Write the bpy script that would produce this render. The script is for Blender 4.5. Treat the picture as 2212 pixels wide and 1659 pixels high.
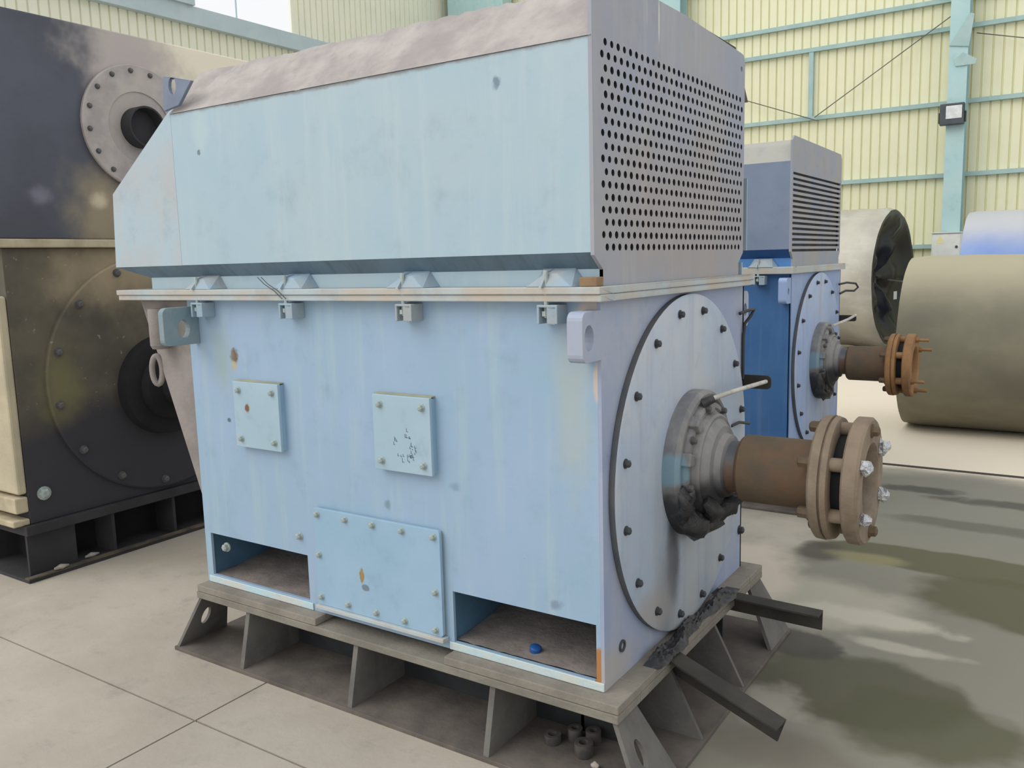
import bpy, bmesh, math, random
from mathutils import Vector, Matrix
from mathutils.geometry import tessellate_polygon

# ------------------------------------------------------------------ clear
for o in list(bpy.data.objects):
    bpy.data.objects.remove(o, do_unlink=True)
scene = bpy.context.scene
COL = scene.collection
random.seed(7)
PI = math.pi

# ------------------------------------------------------------------ camera
F_PX, FW, FH = 1849.08, 2212.0, 1659.0
YAW, PITCH, ROLL = 2.1573, -0.1417, -0.0266
CAM = Vector((1.1586, -2.21772, 1.62696))
fwd = Vector((math.cos(PITCH) * math.cos(YAW), math.cos(PITCH) * math.sin(YAW), math.sin(PITCH)))
right = Vector((math.sin(YAW), -math.cos(YAW), 0.0))
up = right.cross(fwd)
r2 = right * math.cos(ROLL) + up * math.sin(ROLL)
u2 = -right * math.sin(ROLL) + up * math.cos(ROLL)
cd = bpy.data.cameras.new('camera')
cd.sensor_fit = 'HORIZONTAL'
cd.sensor_width = 36.0
cd.lens = 36.0 * F_PX / FW
cd.clip_start = 0.05
cd.clip_end = 200.0
cam = bpy.data.objects.new('camera', cd)
COL.objects.link(cam)
m = Matrix((r2, u2, -fwd)).transposed().to_4x4()
m.translation = CAM
cam.matrix_world = m
scene.camera = cam

# ------------------------------------------------------------------ world, light, exposure
w = bpy.data.worlds.new('hall_daylight')
scene.world = w
w.use_nodes = True
w.node_tree.nodes['Background'].inputs[0].default_value = (0.97, 0.985, 1.0, 1)
w.node_tree.nodes['Background'].inputs[1].default_value = 1.08
sun = bpy.data.lights.new('daylight', 'SUN')
sun.energy = 1.55
sun.angle = math.radians(50)
sun.color = (1.0, 0.975, 0.93)
so = bpy.data.objects.new('daylight', sun)
so.rotation_euler = Vector((0.42, 0.62, -0.72)).to_track_quat('-Z', 'Y').to_euler()
COL.objects.link(so)
vs = scene.view_settings
vs.view_transform = 'Standard'
vs.look = 'None'
vs.gamma = 1.0
vs.use_curve_mapping = False
vs.exposure = -0.15


# ------------------------------------------------------------------ materials
def C(r, g, b):
    def f(c):
        c /= 255.0
        return c / 12.92 if c <= 0.04045 else ((c + 0.055) / 1.055) ** 2.4
    return (f(r), f(g), f(b), 1.0)


class NT:
    def __init__(s, name):
        s.m = bpy.data.materials.new(name)
        s.m.use_nodes = True
        s.t = s.m.node_tree
        s.b = s.t.nodes['Principled BSDF']
        s.tc = s.t.nodes.new('ShaderNodeTexCoord')
        s.vec = s.tc.outputs['Object']

    def n(s, typ, **kw):
        nd = s.t.nodes.new(typ)
        for k, v in kw.items():
            setattr(nd, k, v)
        return nd

    def l(s, a, b):
        s.t.links.new(a, b)

    def noise(s, scale, detail=4.0, rough=0.6, stretch=None, vec=None, dist=0.0):
        v = vec or s.vec
        if stretch:
            mp = s.n('ShaderNodeMapping')
            mp.inputs['Scale'].default_value = stretch
            s.l(v, mp.inputs['Vector'])
            v = mp.outputs['Vector']
        nd = s.n('ShaderNodeTexNoise')
        nd.inputs['Scale'].default_value = scale
        nd.inputs['Detail'].default_value = detail
        nd.inputs['Roughness'].default_value = rough
        nd.inputs['Distortion'].default_value = dist
        s.l(v, nd.inputs['Vector'])
        return nd

    def ramp(s, val, lo, hi, a=0.0, b=1.0):
        mr = s.n('ShaderNodeMapRange')
        mr.interpolation_type = 'SMOOTHSTEP'
        mr.inputs[1].default_value = lo
        mr.inputs[2].default_value = hi
        mr.inputs[3].default_value = a
        mr.inputs[4].default_value = b
        s.l(val, mr.inputs[0])
        return mr.outputs[0]

    def mix(s, fac, a, b):
        mx = s.n('ShaderNodeMix', data_type='RGBA')
        for sock, v in ((mx.inputs[0], fac), (mx.inputs[6], a), (mx.inputs[7], b)):
            if isinstance(v, (int, float)):
                sock.default_value = v
            elif isinstance(v, tuple):
                sock.default_value = v
            else:
                s.l(v, sock)
        return mx.outputs[2]

    def spot(s, c, r, wob=0.35, wscale=9.0, soft=(1.15, 0.75), strength=1.0):
        """mask of an irregular patch of dirt / rust centred on c with radii r"""
        if not hasattr(s, 'wn'):
            s.wn = {}
        if wscale not in s.wn:
            nz = s.noise(wscale, 3.0)
            sb = s.n('ShaderNodeVectorMath', operation='SUBTRACT')
            s.l(nz.outputs['Color'], sb.inputs[0])
            sb.inputs[1].default_value = (0.5, 0.5, 0.5)
            s.wn[wscale] = sb.outputs[0]
        a = s.n('ShaderNodeVectorMath', operation='SUBTRACT')
        s.l(s.vec, a.inputs[0])
        a.inputs[1].default_value = c
        d = s.n('ShaderNodeVectorMath', operation='DIVIDE')
        s.l(a.outputs[0], d.inputs[0])
        d.inputs[1].default_value = r
        k = s.n('ShaderNodeVectorMath', operation='SCALE')
        s.l(s.wn[wscale], k.inputs[0])
        k.inputs['Scale'].default_value = wob * 4
        e = s.n('ShaderNodeVectorMath', operation='ADD')
        s.l(d.outputs[0], e.inputs[0])
        s.l(k.outputs[0], e.inputs[1])
        ln = s.n('ShaderNodeVectorMath', operation='LENGTH')
        s.l(e.outputs[0], ln.inputs[0])
        return s.ramp(ln.outputs['Value'], soft[0], soft[1], 0.0, strength)


MATS = {}


def mat(name, c1, c2=None, scale=3.0, streak=None, streak_amt=0.4, speck=None, speck_lo=0.66, spots=(), rough=0.6,
        metal=0.0, bump=0.15, bscale=60.0, lo=0.35, hi=0.65, streak_stretch=(9, 9, 0.7), smudge=0.5):
    t = NT(name)
    col = c1
    if c2:
        nz = t.noise(scale, 5.0, 0.6)
        col = t.mix(t.ramp(nz.outputs['Fac'], lo, hi), c1, c2)
        nz = t.noise(scale * 3.3, 8.0, 0.7)
        dk = tuple(c * 0.72 for c in c1[:3]) + (1.0,)
        col = t.mix(t.ramp(nz.outputs['Fac'], 0.50, 0.78, 0.0, smudge), col, dk)
    if streak:
        nz = t.noise(1.6, 5.0, 0.65, stretch=streak_stretch)
        col = t.mix(t.ramp(nz.outputs['Fac'], 0.48, 0.72, 0.0, streak_amt), col, streak)
    if speck:
        nz = t.noise(26.0, 3.0, 0.6)
        col = t.mix(t.ramp(nz.outputs['Fac'], speck_lo, speck_lo + 0.06, 0.0, 0.8), col, speck)
    for sp in spots:
        col = t.mix(t.spot(sp[0], sp[1], *sp[3:]), col, sp[2])
    if isinstance(col, tuple):
        t.b.inputs['Base Color'].default_value = col
    else:
        t.l(col, t.b.inputs['Base Color'])
    t.b.inputs['Roughness'].default_value = rough
    t.b.inputs['Metallic'].default_value = metal
    if bump:
        nz = t.noise(bscale, 4.0, 0.6)
        bp = t.n('ShaderNodeBump')
        bp.inputs['Strength'].default_value = bump
        bp.inputs['Distance'].default_value = 0.01
        t.l(nz.outputs['Fac'], bp.inputs['Height'])
        t.l(bp.outputs[0], t.b.inputs['Normal'])
    MATS[name] = t.m
    return t.m


RUST = C(120, 84, 52)
mat('body_blue', C(146, 174, 196), C(153, 176, 202), 2.2, streak=C(166, 188, 196), streak_amt=0.5, rough=0.5, bump=0.05,
    speck=C(104, 126, 146), speck_lo=0.73, spots=[
        ((-1.64, 0, 1.285), (0.024, 0.3, 0.034), C(112, 92, 72), 0.35, 45.0, (1.2, 0.6)),
        ((-1.645, 0, 1.245), (0.020, 0.3, 0.024), C(186, 168, 128), 0.3, 45.0, (1.2, 0.5), 0.8),
        ((-0.014, 0, 0.375), (0.03, 0.12, 0.062), C(172, 120, 72), 0.15, 45.0, (1.15, 0.9)),
        ((-0.10, 0, 1.20), (0.075, 0.2, 0.32), C(168, 178, 174), 0.35, 9.0, (1.3, 0.2), 0.7),
        ((-0.02, 0, 1.47), (0.07, 0.2, 0.05), C(200, 184, 170), 0.3, 9.0, (1.2, 0.6), 0.9),
        ((-0.01, 0, 1.27), (0.018, 0.1, 0.07), C(205, 188, 172), 0.3, 9.0, (1.2, 0.6), 0.9),
        ((-1.72, 0, 1.27), (0.07, 0.2, 0.17), C(150, 172, 174), 0.4, 9.0, (1.3, 0.2), 0.8),
        ((-0.55, 0, 0.885), (0.028, 0.1, 0.02), C(122, 146, 170), 0.5, 16.0, (1.3, 0.4), 0.7),
        ((-0.17, 0, 0.55), (0.03, 0.1, 0.018), C(118, 138, 160), 0.5, 16.0, (1.3, 0.4), 0.8),
        ((-1.70, 0, 1.02), (0.012, 0.1, 0.01), C(90, 112, 130), 0.3, 16.0),
        ((-0.86, 0, 0.78), (0.016, 0.1, 0.02), C(110, 136, 150), 0.5, 16.0, (1.3, 0.4), 0.8)])
mat('body_end', C(148, 161, 190), C(163, 171, 188), 2.5, streak=C(172, 175, 182), streak_amt=0.6, rough=0.55, bump=0.05,
    spots=[((0, 0.02, 0.33), (0.2, 0.20, 0.10), C(172, 168, 164), 0.3, 5.0, (1.3, 0.5), 0.8)])
mat('hood_blue', C(162, 186, 198), C(170, 189, 197), 1.6, streak=C(178, 196, 200), streak_amt=0.5, rough=0.5, bump=0.04,
    speck=C(120, 146, 162), speck_lo=0.75, spots=[
        ((-0.95, 0, 2.243), (1.2, 0.3, 0.016), C(128, 124, 122), 0.35, 16.0, (1.3, 0.5), 0.75),
        ((-0.32, 0, 2.155), (0.016, 0.3, 0.020), C(96, 118, 134), 0.4, 45.0, (1.2, 0.5), 0.8),
        ((-1.70, 0, 2.16), (0.05, 0.3, 0.10), C(176, 198, 202), 0.4, 9.0, (1.3, 0.3), 0.7),
        ((-1.72, 0, 2.08), (0.010, 0.3, 0.012), C(110, 130, 142), 0.4, 45.0)])
mat('hood_grey_dusty', C(170, 190, 200), C(178, 182, 184), 2.4, streak=C(188, 184, 182), streak_amt=0.8, rough=0.75, bump=0.1)
mat('hood_under_shade', C(104, 126, 142), C(92, 112, 126), 4.0, rough=0.6, bump=0.05,  # hood blue darkened to paint in the shade under the overhang
    streak=C(70, 86, 98), streak_amt=0.5, streak_stretch=(16, 3, 3))
mat('dust_top', C(158, 151, 149), C(182, 175, 170), 5.0, streak=C(150, 144, 142), streak_amt=0.6, streak_stretch=(1.5, 4, 4),
    rough=0.95, bump=0.3, bscale=16.0)
mat('inlet_grey', C(150, 156, 170), C(160, 160, 164), 2.0, streak=C(176, 178, 178), streak_amt=0.45, rough=0.6, bump=0.05,
    spots=[((0, 0.75, 1.75), (0.3, 0.6, 0.30), C(160, 150, 144), 0.4, 3.0, (1.3, 0.4), 0.55),
           ((0, 0.42, 2.37), (0.3, 0.007, 0.07), C(206, 206, 200), 0.1, 9.0, (1.2, 0.5), 0.8),
           ((0, 0.33, 2.38), (0.3, 0.006, 0.06), C(176, 178, 180), 0.1, 9.0, (1.2, 0.5), 0.6)])
mat('tube_dark', C(44, 46, 50), C(60, 58, 56), 8.0, rough=0.9, bump=0)  # dark tone paints shade inside the tube holes and on their backing
mat('shield_grey', C(168, 182, 200), C(182, 188, 194), 2.5, streak=C(150, 158, 172), streak_amt=0.5, rough=0.5, bump=0.06, spots=[
    ((0, 0.47, 0.60), (0.3, 0.060, 0.20), C(58, 58, 61), 0.2, 9.0, (1.3, 0.4), 0.95),
    ((0, 0.42, 0.48), (0.3, 0.09, 0.28), C(122, 128, 138), 0.3, 5.0, (1.4, 0.2), 0.7),
    ((0, 0.30, 0.45), (0.3, 0.2, 0.10), C(168, 162, 158), 0.3, 4.0, (1.3, 0.3), 0.7)])
mat('shield_rim', C(84, 88, 92), C(98, 98, 96), 6.0, rough=0.7)
mat('flange_dusty', C(178, 190, 194), C(186, 178, 166), 4.0, rough=0.8, bump=0.15, streak=C(160, 150, 138), streak_amt=0.5,
    streak_stretch=(2, 2, 2))
mat('bolt_pale', C(176, 188, 184), C(150, 160, 156), 30.0, rough=0.5, bump=0)
mat('bolt_dark', C(74, 76, 78), C(56, 56, 58), 30.0, rough=0.6, bump=0)
mat('bearing_grey', C(140, 138, 136), C(112, 112, 116), 6.0, streak=C(158, 156, 152), streak_amt=0.5, rough=0.65, bump=0.25, bscale=30,
    spots=[((0.08, 0.50, 0.74), (0.3, 0.24, 0.14), C(50, 50, 54), 0.25, 8.0, (1.2, 0.6)),
           ((0.06, 0.40, 0.92), (0.06, 0.05, 0.06), C(120, 146, 160), 0.3, 8.0)])
mat('grease_black', C(44, 44, 47), C(66, 66, 68), 14.0, rough=0.45, bump=0.6, bscale=40)
mat('shaft_steel', C(92, 96, 104), C(120, 92, 72), 6.0, rough=0.45, metal=0.3, bump=0.05)
mat('coupling_brown', C(106, 88, 66), C(88, 78, 64), 5.0, streak=C(124, 84, 52), streak_amt=0.5, rough=0.75, bump=0.15,
    streak_stretch=(3, 3, 3))
mat('coupling_disc', C(138, 122, 104), C(116, 102, 86), 5.0, rough=0.85, bump=0.2, streak=C(160, 148, 132), streak_amt=0.5,
    streak_stretch=(3, 3, 3))
mat('rust_orange', C(150, 112, 72), C(130, 98, 64), 8.0, rough=0.85, bump=0.2)
mat('foil_silver', C(214, 216, 218), C(180, 184, 188), 40.0, rough=0.3, metal=0.75, bump=0.8, bscale=120)
mat('base_grey', C(112, 110, 105), C(92, 90, 87), 4.0, streak=C(122, 118, 110), streak_amt=0.4, rough=0.85, bump=0.2)
mat('base_dust', C(144, 137, 126), C(126, 120, 111), 6.0, rough=0.95, bump=0.3)
mat('base_floor', C(112, 104, 97), C(90, 84, 79), 5.0, rough=0.95, bump=0.4, bscale=20)
mat('base_dark', C(56, 58, 60), C(42, 44, 46), 4.0, rough=0.85, bump=0.2)
mat('base_rail', C(138, 133, 122), C(122, 117, 108), 6.0, rough=0.9, bump=0.3, streak=C(112, 108, 98), streak_amt=0.5,
    streak_stretch=(3, 3, 8))
mat('bar_dark', C(50, 48, 44), C(64, 61, 55), 6.0, rough=0.75, bump=0.2)
mat('dust_pile', C(142, 132, 126), C(120, 112, 108), 8.0, rough=1.0, bump=0.5, bscale=30)
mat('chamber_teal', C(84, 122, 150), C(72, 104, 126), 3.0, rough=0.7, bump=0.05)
mat('lip_cyan', C(186, 212, 220), C(204, 208, 200), 6.0, rough=0.7, bump=0.2)
mat('plate_blue', C(158, 184, 198), C(164, 188, 202), 3.0, rough=0.5, bump=0.04,
    spots=[((-1.545, -0.03, 1.085), (0.014, 0.1, 0.018), RUST, 0.35, 45.0, (1.2, 0.5))])
mat('panel_blue', C(144, 176, 200), C(152, 182, 204), 2.5, rough=0.5, bump=0.04,
    spots=[((-0.985, -0.02, 0.50), (0.012, 0.1, 0.028), C(150, 130, 84), 0.3, 45.0),
           ((-0.97, -0.02, 0.455), (0.02, 0.1, 0.014), C(112, 128, 142), 0.3, 16.0)])
mat('gasket', C(176, 170, 140), C(150, 150, 130), 8.0, rough=0.9, bump=0)
mat('lift_slate', C(120, 132, 152), C(112, 122, 140), 6.0, rough=0.65, bump=0.1)
mat('slot_grey', C(98, 94, 92), C(78, 76, 76), 8.0, rough=0.95, bump=0.1)
mat('lug_teal', C(120, 142, 152), C(136, 152, 156), 6.0, rough=0.65, bump=0.15)
mat('clamp_blue', C(146, 170, 186), C(160, 166, 168), 6.0, rough=0.65, bump=0.15)
mat('marker_ink', C(70, 88, 104), rough=0.8, bump=0)
mat('cable_black', C(50, 52, 54), rough=0.5, bump=0)
mat('rod_white', C(206, 204, 196), C(176, 172, 164), 12.0, rough=0.6, bump=0)
# second motor
mat('motor2_side', C(58, 102, 154), C(68, 110, 160), 2.5, streak=C(98, 130, 166), streak_amt=0.4, rough=0.5, bump=0.05)
mat('motor2_end', C(142, 166, 208), C(152, 173, 210), 2.5, streak=C(172, 180, 200), streak_amt=0.4, rough=0.5, bump=0.05)
mat('motor2_shield', C(156, 178, 216), C(170, 184, 208), 2.5, streak=C(150, 152, 160), streak_amt=0.6, rough=0.5, bump=0.05)
mat('motor2_hood', C(120, 134, 158), C(130, 142, 164), 2.5, rough=0.55, bump=0.05)
mat('motor2_dust', C(176, 174, 164), C(166, 168, 166), 4.0, rough=0.95, bump=0.2)
mat('motor2_grey', C(148, 156, 170), C(160, 158, 156), 3.0, rough=0.65, bump=0.1)
mat('motor2_under_shade', C(30, 76, 136), C(40, 84, 140), 4.0, rough=0.6, bump=0.05)  # neck blue darkened, shade below the overhang put into the colour
mat('motor2_neck', C(74, 132, 196), C(90, 140, 196), 4.0, rough=0.6, bump=0.05)
# left machine
mat('dark_hood', C(88, 91, 102), C(78, 80, 90), 1.6, rough=0.7, bump=0.15, spots=[
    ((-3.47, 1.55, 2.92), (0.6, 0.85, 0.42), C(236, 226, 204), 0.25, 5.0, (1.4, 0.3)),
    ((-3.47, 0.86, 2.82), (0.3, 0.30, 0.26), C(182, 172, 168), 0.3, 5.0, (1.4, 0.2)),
    ((-3.47, 0.62, 1.96), (0.3, 0.20, 0.26), C(152, 140, 116), 0.35, 5.0, (1.4, 0.2)),
    ((-3.47, 0.60, 2.03), (0.3, 0.06, 0.05), C(205, 192, 164), 0.3, 9.0, (1.4, 0.2)),
    ((-3.47, 0.28, 2.04), (0.3, 0.07, 0.05), C(120, 120, 132), 0.3, 9.0, (1.4, 0.2))])
mat('dark_body', C(104, 97, 82), C(82, 78, 69), 2.6, rough=0.8, bump=0.2, speck=C(150, 140, 120), speck_lo=0.66, spots=[
    ((-3.47, 0.75, 1.62), (0.3, 0.5, 0.20), C(168, 152, 124), 0.35, 5.0, (1.4, 0.2), 0.85),
    ((-3.47, 0.28, 1.00), (0.3, 0.12, 0.25), C(118, 114, 78), 0.35, 5.0, (1.4, 0.2), 0.8),
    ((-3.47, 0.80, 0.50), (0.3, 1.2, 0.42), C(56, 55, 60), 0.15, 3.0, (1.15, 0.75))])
mat('dark_body_side_lit', C(196, 184, 156), C(176, 168, 144), 3.0, rough=0.9, bump=0.2)  # pale copy of the body colour, light on this side painted in
mat('dark_base', C(58, 57, 60), C(46, 46, 48), 4.0, rough=0.8, bump=0.2)
mat('dark_ledge', C(196, 184, 156), C(170, 158, 132), 6.0, rough=0.9, bump=0.2)  # pale dust tone, raised further to paint the lit lip edges
mat('dark_pipe', C(186, 177, 172), C(164, 156, 153), 6.0, rough=0.8, bump=0.2, streak=C(186, 178, 166), streak_amt=0.6,
    streak_stretch=(2, 2, 2))
mat('grime_brown', C(112, 100, 80), C(70, 66, 60), 6.0, rough=0.9)
mat('pure_black', C(22, 22, 25), C(30, 30, 33), 5.0, rough=0.9, bump=0.2)
mat('duct_dusty', C(150, 142, 138), C(132, 126, 122), 4.0, rough=0.95, bump=0.4, bscale=30)
# hall
mat('cream_sheet', C(233, 231, 197), C(228, 226, 192), 0.7, smudge=0.15, streak=C(214, 211, 176), streak_amt=0.35, rough=0.5, bump=0)
mat('cream_sheet_far', C(236, 235, 216), C(230, 230, 210), 0.7, rough=0.5, bump=0)
mat('teal_steel', C(156, 184, 182), C(168, 192, 190), 3.0, rough=0.55, bump=0.03)
mat('teal_column', C(168, 202, 203), C(178, 206, 206), 2.0, rough=0.5, bump=0.03)
mat('pale_beam', C(180, 196, 204), C(188, 202, 208), 2.0, rough=0.6, bump=0.03)
mat('box_white', C(226, 228, 222), C(216, 220, 214), 4.0, rough=0.5, bump=0)
mat('sticker_yellow', C(232, 220, 150), rough=0.6, bump=0)
mat('lamp_glass', C(226, 228, 226), C(206, 210, 210), 9.0, rough=0.2, bump=0)
mat('lamp_case', C(62, 70, 76), C(74, 80, 86), 9.0, rough=0.5, bump=0)
mat('film_silver', C(190, 186, 172), C(172, 168, 156), 1.5, rough=0.38, bump=0.9, bscale=5.0, streak=C(206, 206, 202),
    streak_amt=0.5, streak_stretch=(1, 2, 3))
mat('film_black', C(30, 30, 31), C(20, 20, 21), 3.0, rough=0.35, bump=0.5, bscale=4.0)
mat('cover_olive', C(134, 129, 109), C(114, 110, 94), 0.9, spots=[((0, 0, 1.62), (9.0, 0.95, 0.62), C(172, 165, 140), 0.05, 3.0, (1.25, 0.5), 0.9),  # first spot: dusty top, lightened to paint in light from above
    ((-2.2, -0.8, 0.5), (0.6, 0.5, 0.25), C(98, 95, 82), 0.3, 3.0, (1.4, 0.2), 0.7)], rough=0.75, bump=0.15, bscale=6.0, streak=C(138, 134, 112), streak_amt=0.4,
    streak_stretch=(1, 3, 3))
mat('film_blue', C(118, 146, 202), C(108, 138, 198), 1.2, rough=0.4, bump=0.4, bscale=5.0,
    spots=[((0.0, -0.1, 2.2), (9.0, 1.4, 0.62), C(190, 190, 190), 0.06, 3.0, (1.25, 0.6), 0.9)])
mat('wood_old', C(150, 124, 92), C(120, 98, 74), 6.0, rough=0.9, bump=0.2)
mat('ring_dark', C(92, 88, 84), C(70, 68, 66), 20.0, rough=0.7, bump=0.1)
mat('cap_blue', C(36, 84, 150), rough=0.4, bump=0)
mat('joint_dark', C(70, 66, 60), rough=1.0, bump=0)
mat('stone', C(180, 172, 160), C(150, 142, 132), 20.0, rough=1.0, bump=0.3)


def floor_mat():
    t = NT('concrete_floor')
    t.vec = t.n('ShaderNodeNewGeometry').outputs['Position']
    nz = t.noise(0.9, 7.0, 0.62)
    col = t.mix(t.ramp(nz.outputs['Fac'], 0.33, 0.68), C(170, 161, 147), C(188, 180, 166))
    nz = t.noise(6.0, 6.0, 0.7)
    col = t.mix(t.ramp(nz.outputs['Fac'], 0.52, 0.74, 0.0, 0.55), col, C(148, 142, 132))
    nz = t.noise(3.0, 4.0, 0.6, stretch=(1.0, 0.4, 1.0))
    col = t.mix(t.ramp(nz.outputs['Fac'], 0.58, 0.75, 0.0, 0.5), col, C(198, 190, 178))
    # old oil and water stains to the right of the motor, plus a brightened back slab
    for c, r, cc, wob, ws, soft, st in [
        ((0.95, 1.2, 0), (1.2, 3.0, 2), C(128, 126, 113), 0.14, 2.2, (1.15, 0.75), 0.92),
        ((0.55, 3.75, 0), (1.8, 0.85, 2), C(128, 127, 116), 0.2, 1.3, (1.2, 0.7), 0.9),
        ((0.70, 2.60, 0), (0.80, 0.20, 2), C(92, 91, 68), 0.2, 2.2, (1.1, 0.9), 0.95),
        ((1.10, 2.20, 0), (0.55, 0.34, 2), C(88, 87, 62), 0.22, 2.2, (1.1, 0.85), 0.9),
        ((0.05, 2.50, 0), (0.14, 0.20, 2), C(80, 76, 66), 0.2, 3.0, (1.2, 0.6), 0.9),
        ((0.28, 2.50, 0), (0.22, 0.10, 2), C(138, 132, 98), 0.2, 5.0, (1.2, 0.5), 0.9),
        ((0.52, 1.02, 0), (0.42, 0.30, 2), C(84, 82, 64), 0.25, 3.0, (1.1, 0.8), 0.9),
        ((0.82, 0.85, 0), (0.34, 0.26, 2), C(82, 82, 58), 0.25, 3.0, (1.15, 0.7), 0.85),
        ((0.24, 1.28, 0), (0.20, 0.14, 2), C(74, 70, 64), 0.3, 5.0, (1.1, 0.8), 0.85),
        ((0.30, 0.75, 0), (0.12, 0.16, 2), C(166, 160, 148), 0.4, 5.0, (1.2, 0.5), 0.8),
        ((0.45, 0.45, 0), (0.30, 0.16, 2), C(120, 114, 102), 0.3, 3.0, (1.2, 0.6), 0.9),
        ((0.35, 4.10, 0), (0.30, 0.10, 2), C(72, 72, 68), 0.4, 5.0, (1.2, 0.6), 0.85),
        ((0.85, 3.95, 0), (0.45, 0.10, 2), C(78, 78, 72), 0.4, 5.0, (1.2, 0.6), 0.85),
        ((0.75, 3.35, 0), (0.60, 0.10, 2), C(96, 95, 84), 0.4, 3.0, (1.2, 0.6), 0.8),
        ((0.20, 1.78, 0), (0.46, 0.30, 2), C(176, 169, 153), 0.25, 3.0, (1.2, 0.6), 0.85),
        ((0.44, 1.70, 0), (0.34, 0.10, 2), C(190, 184, 168), 0.4, 5.0, (1.2, 0.5), 0.85),
        ((0.62, 1.45, 0), (0.24, 0.06, 2), C(186, 180, 164), 0.4, 5.0, (1.2, 0.5), 0.7),
        ((-0.30, 1.95, 0), (0.36, 0.55, 2), C(200, 188, 170), 0.2, 3.0, (1.15, 0.7), 0.9),
        ((0.45, 7.4, 0), (6.0, 2.72, 2), C(236, 224, 204), 0.02, 2.2, (1.04, 0.96), 0.95),  # pale dusty slab, colour raised in place of light reaching the back
        ((-2.05, -0.95, 0), (0.10, 0.05, 2), C(140, 134, 124), 0.5, 5.0, (1.3, 0.3), 0.8),
        ((-1.85, -1.05, 0), (0.06, 0.05, 2), C(136, 130, 120), 0.5, 5.0, (1.3, 0.3), 0.8),
    ]:
        col = t.mix(t.spot(c, r, wob, ws, soft, st), col, cc)
    t.l(col, t.b.inputs['Base Color'])
    t.b.inputs['Roughness'].default_value = 0.75
    nz = t.noise(24.0, 6.0, 0.7)
    bp = t.n('ShaderNodeBump')
    bp.inputs['Strength'].default_value = 0.25
    bp.inputs['Distance'].default_value = 0.01
    t.l(nz.outputs['Fac'], bp.inputs['Height'])
    t.l(bp.outputs[0], t.b.inputs['Normal'])
    MATS['concrete_floor'] = t.m


floor_mat()


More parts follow.
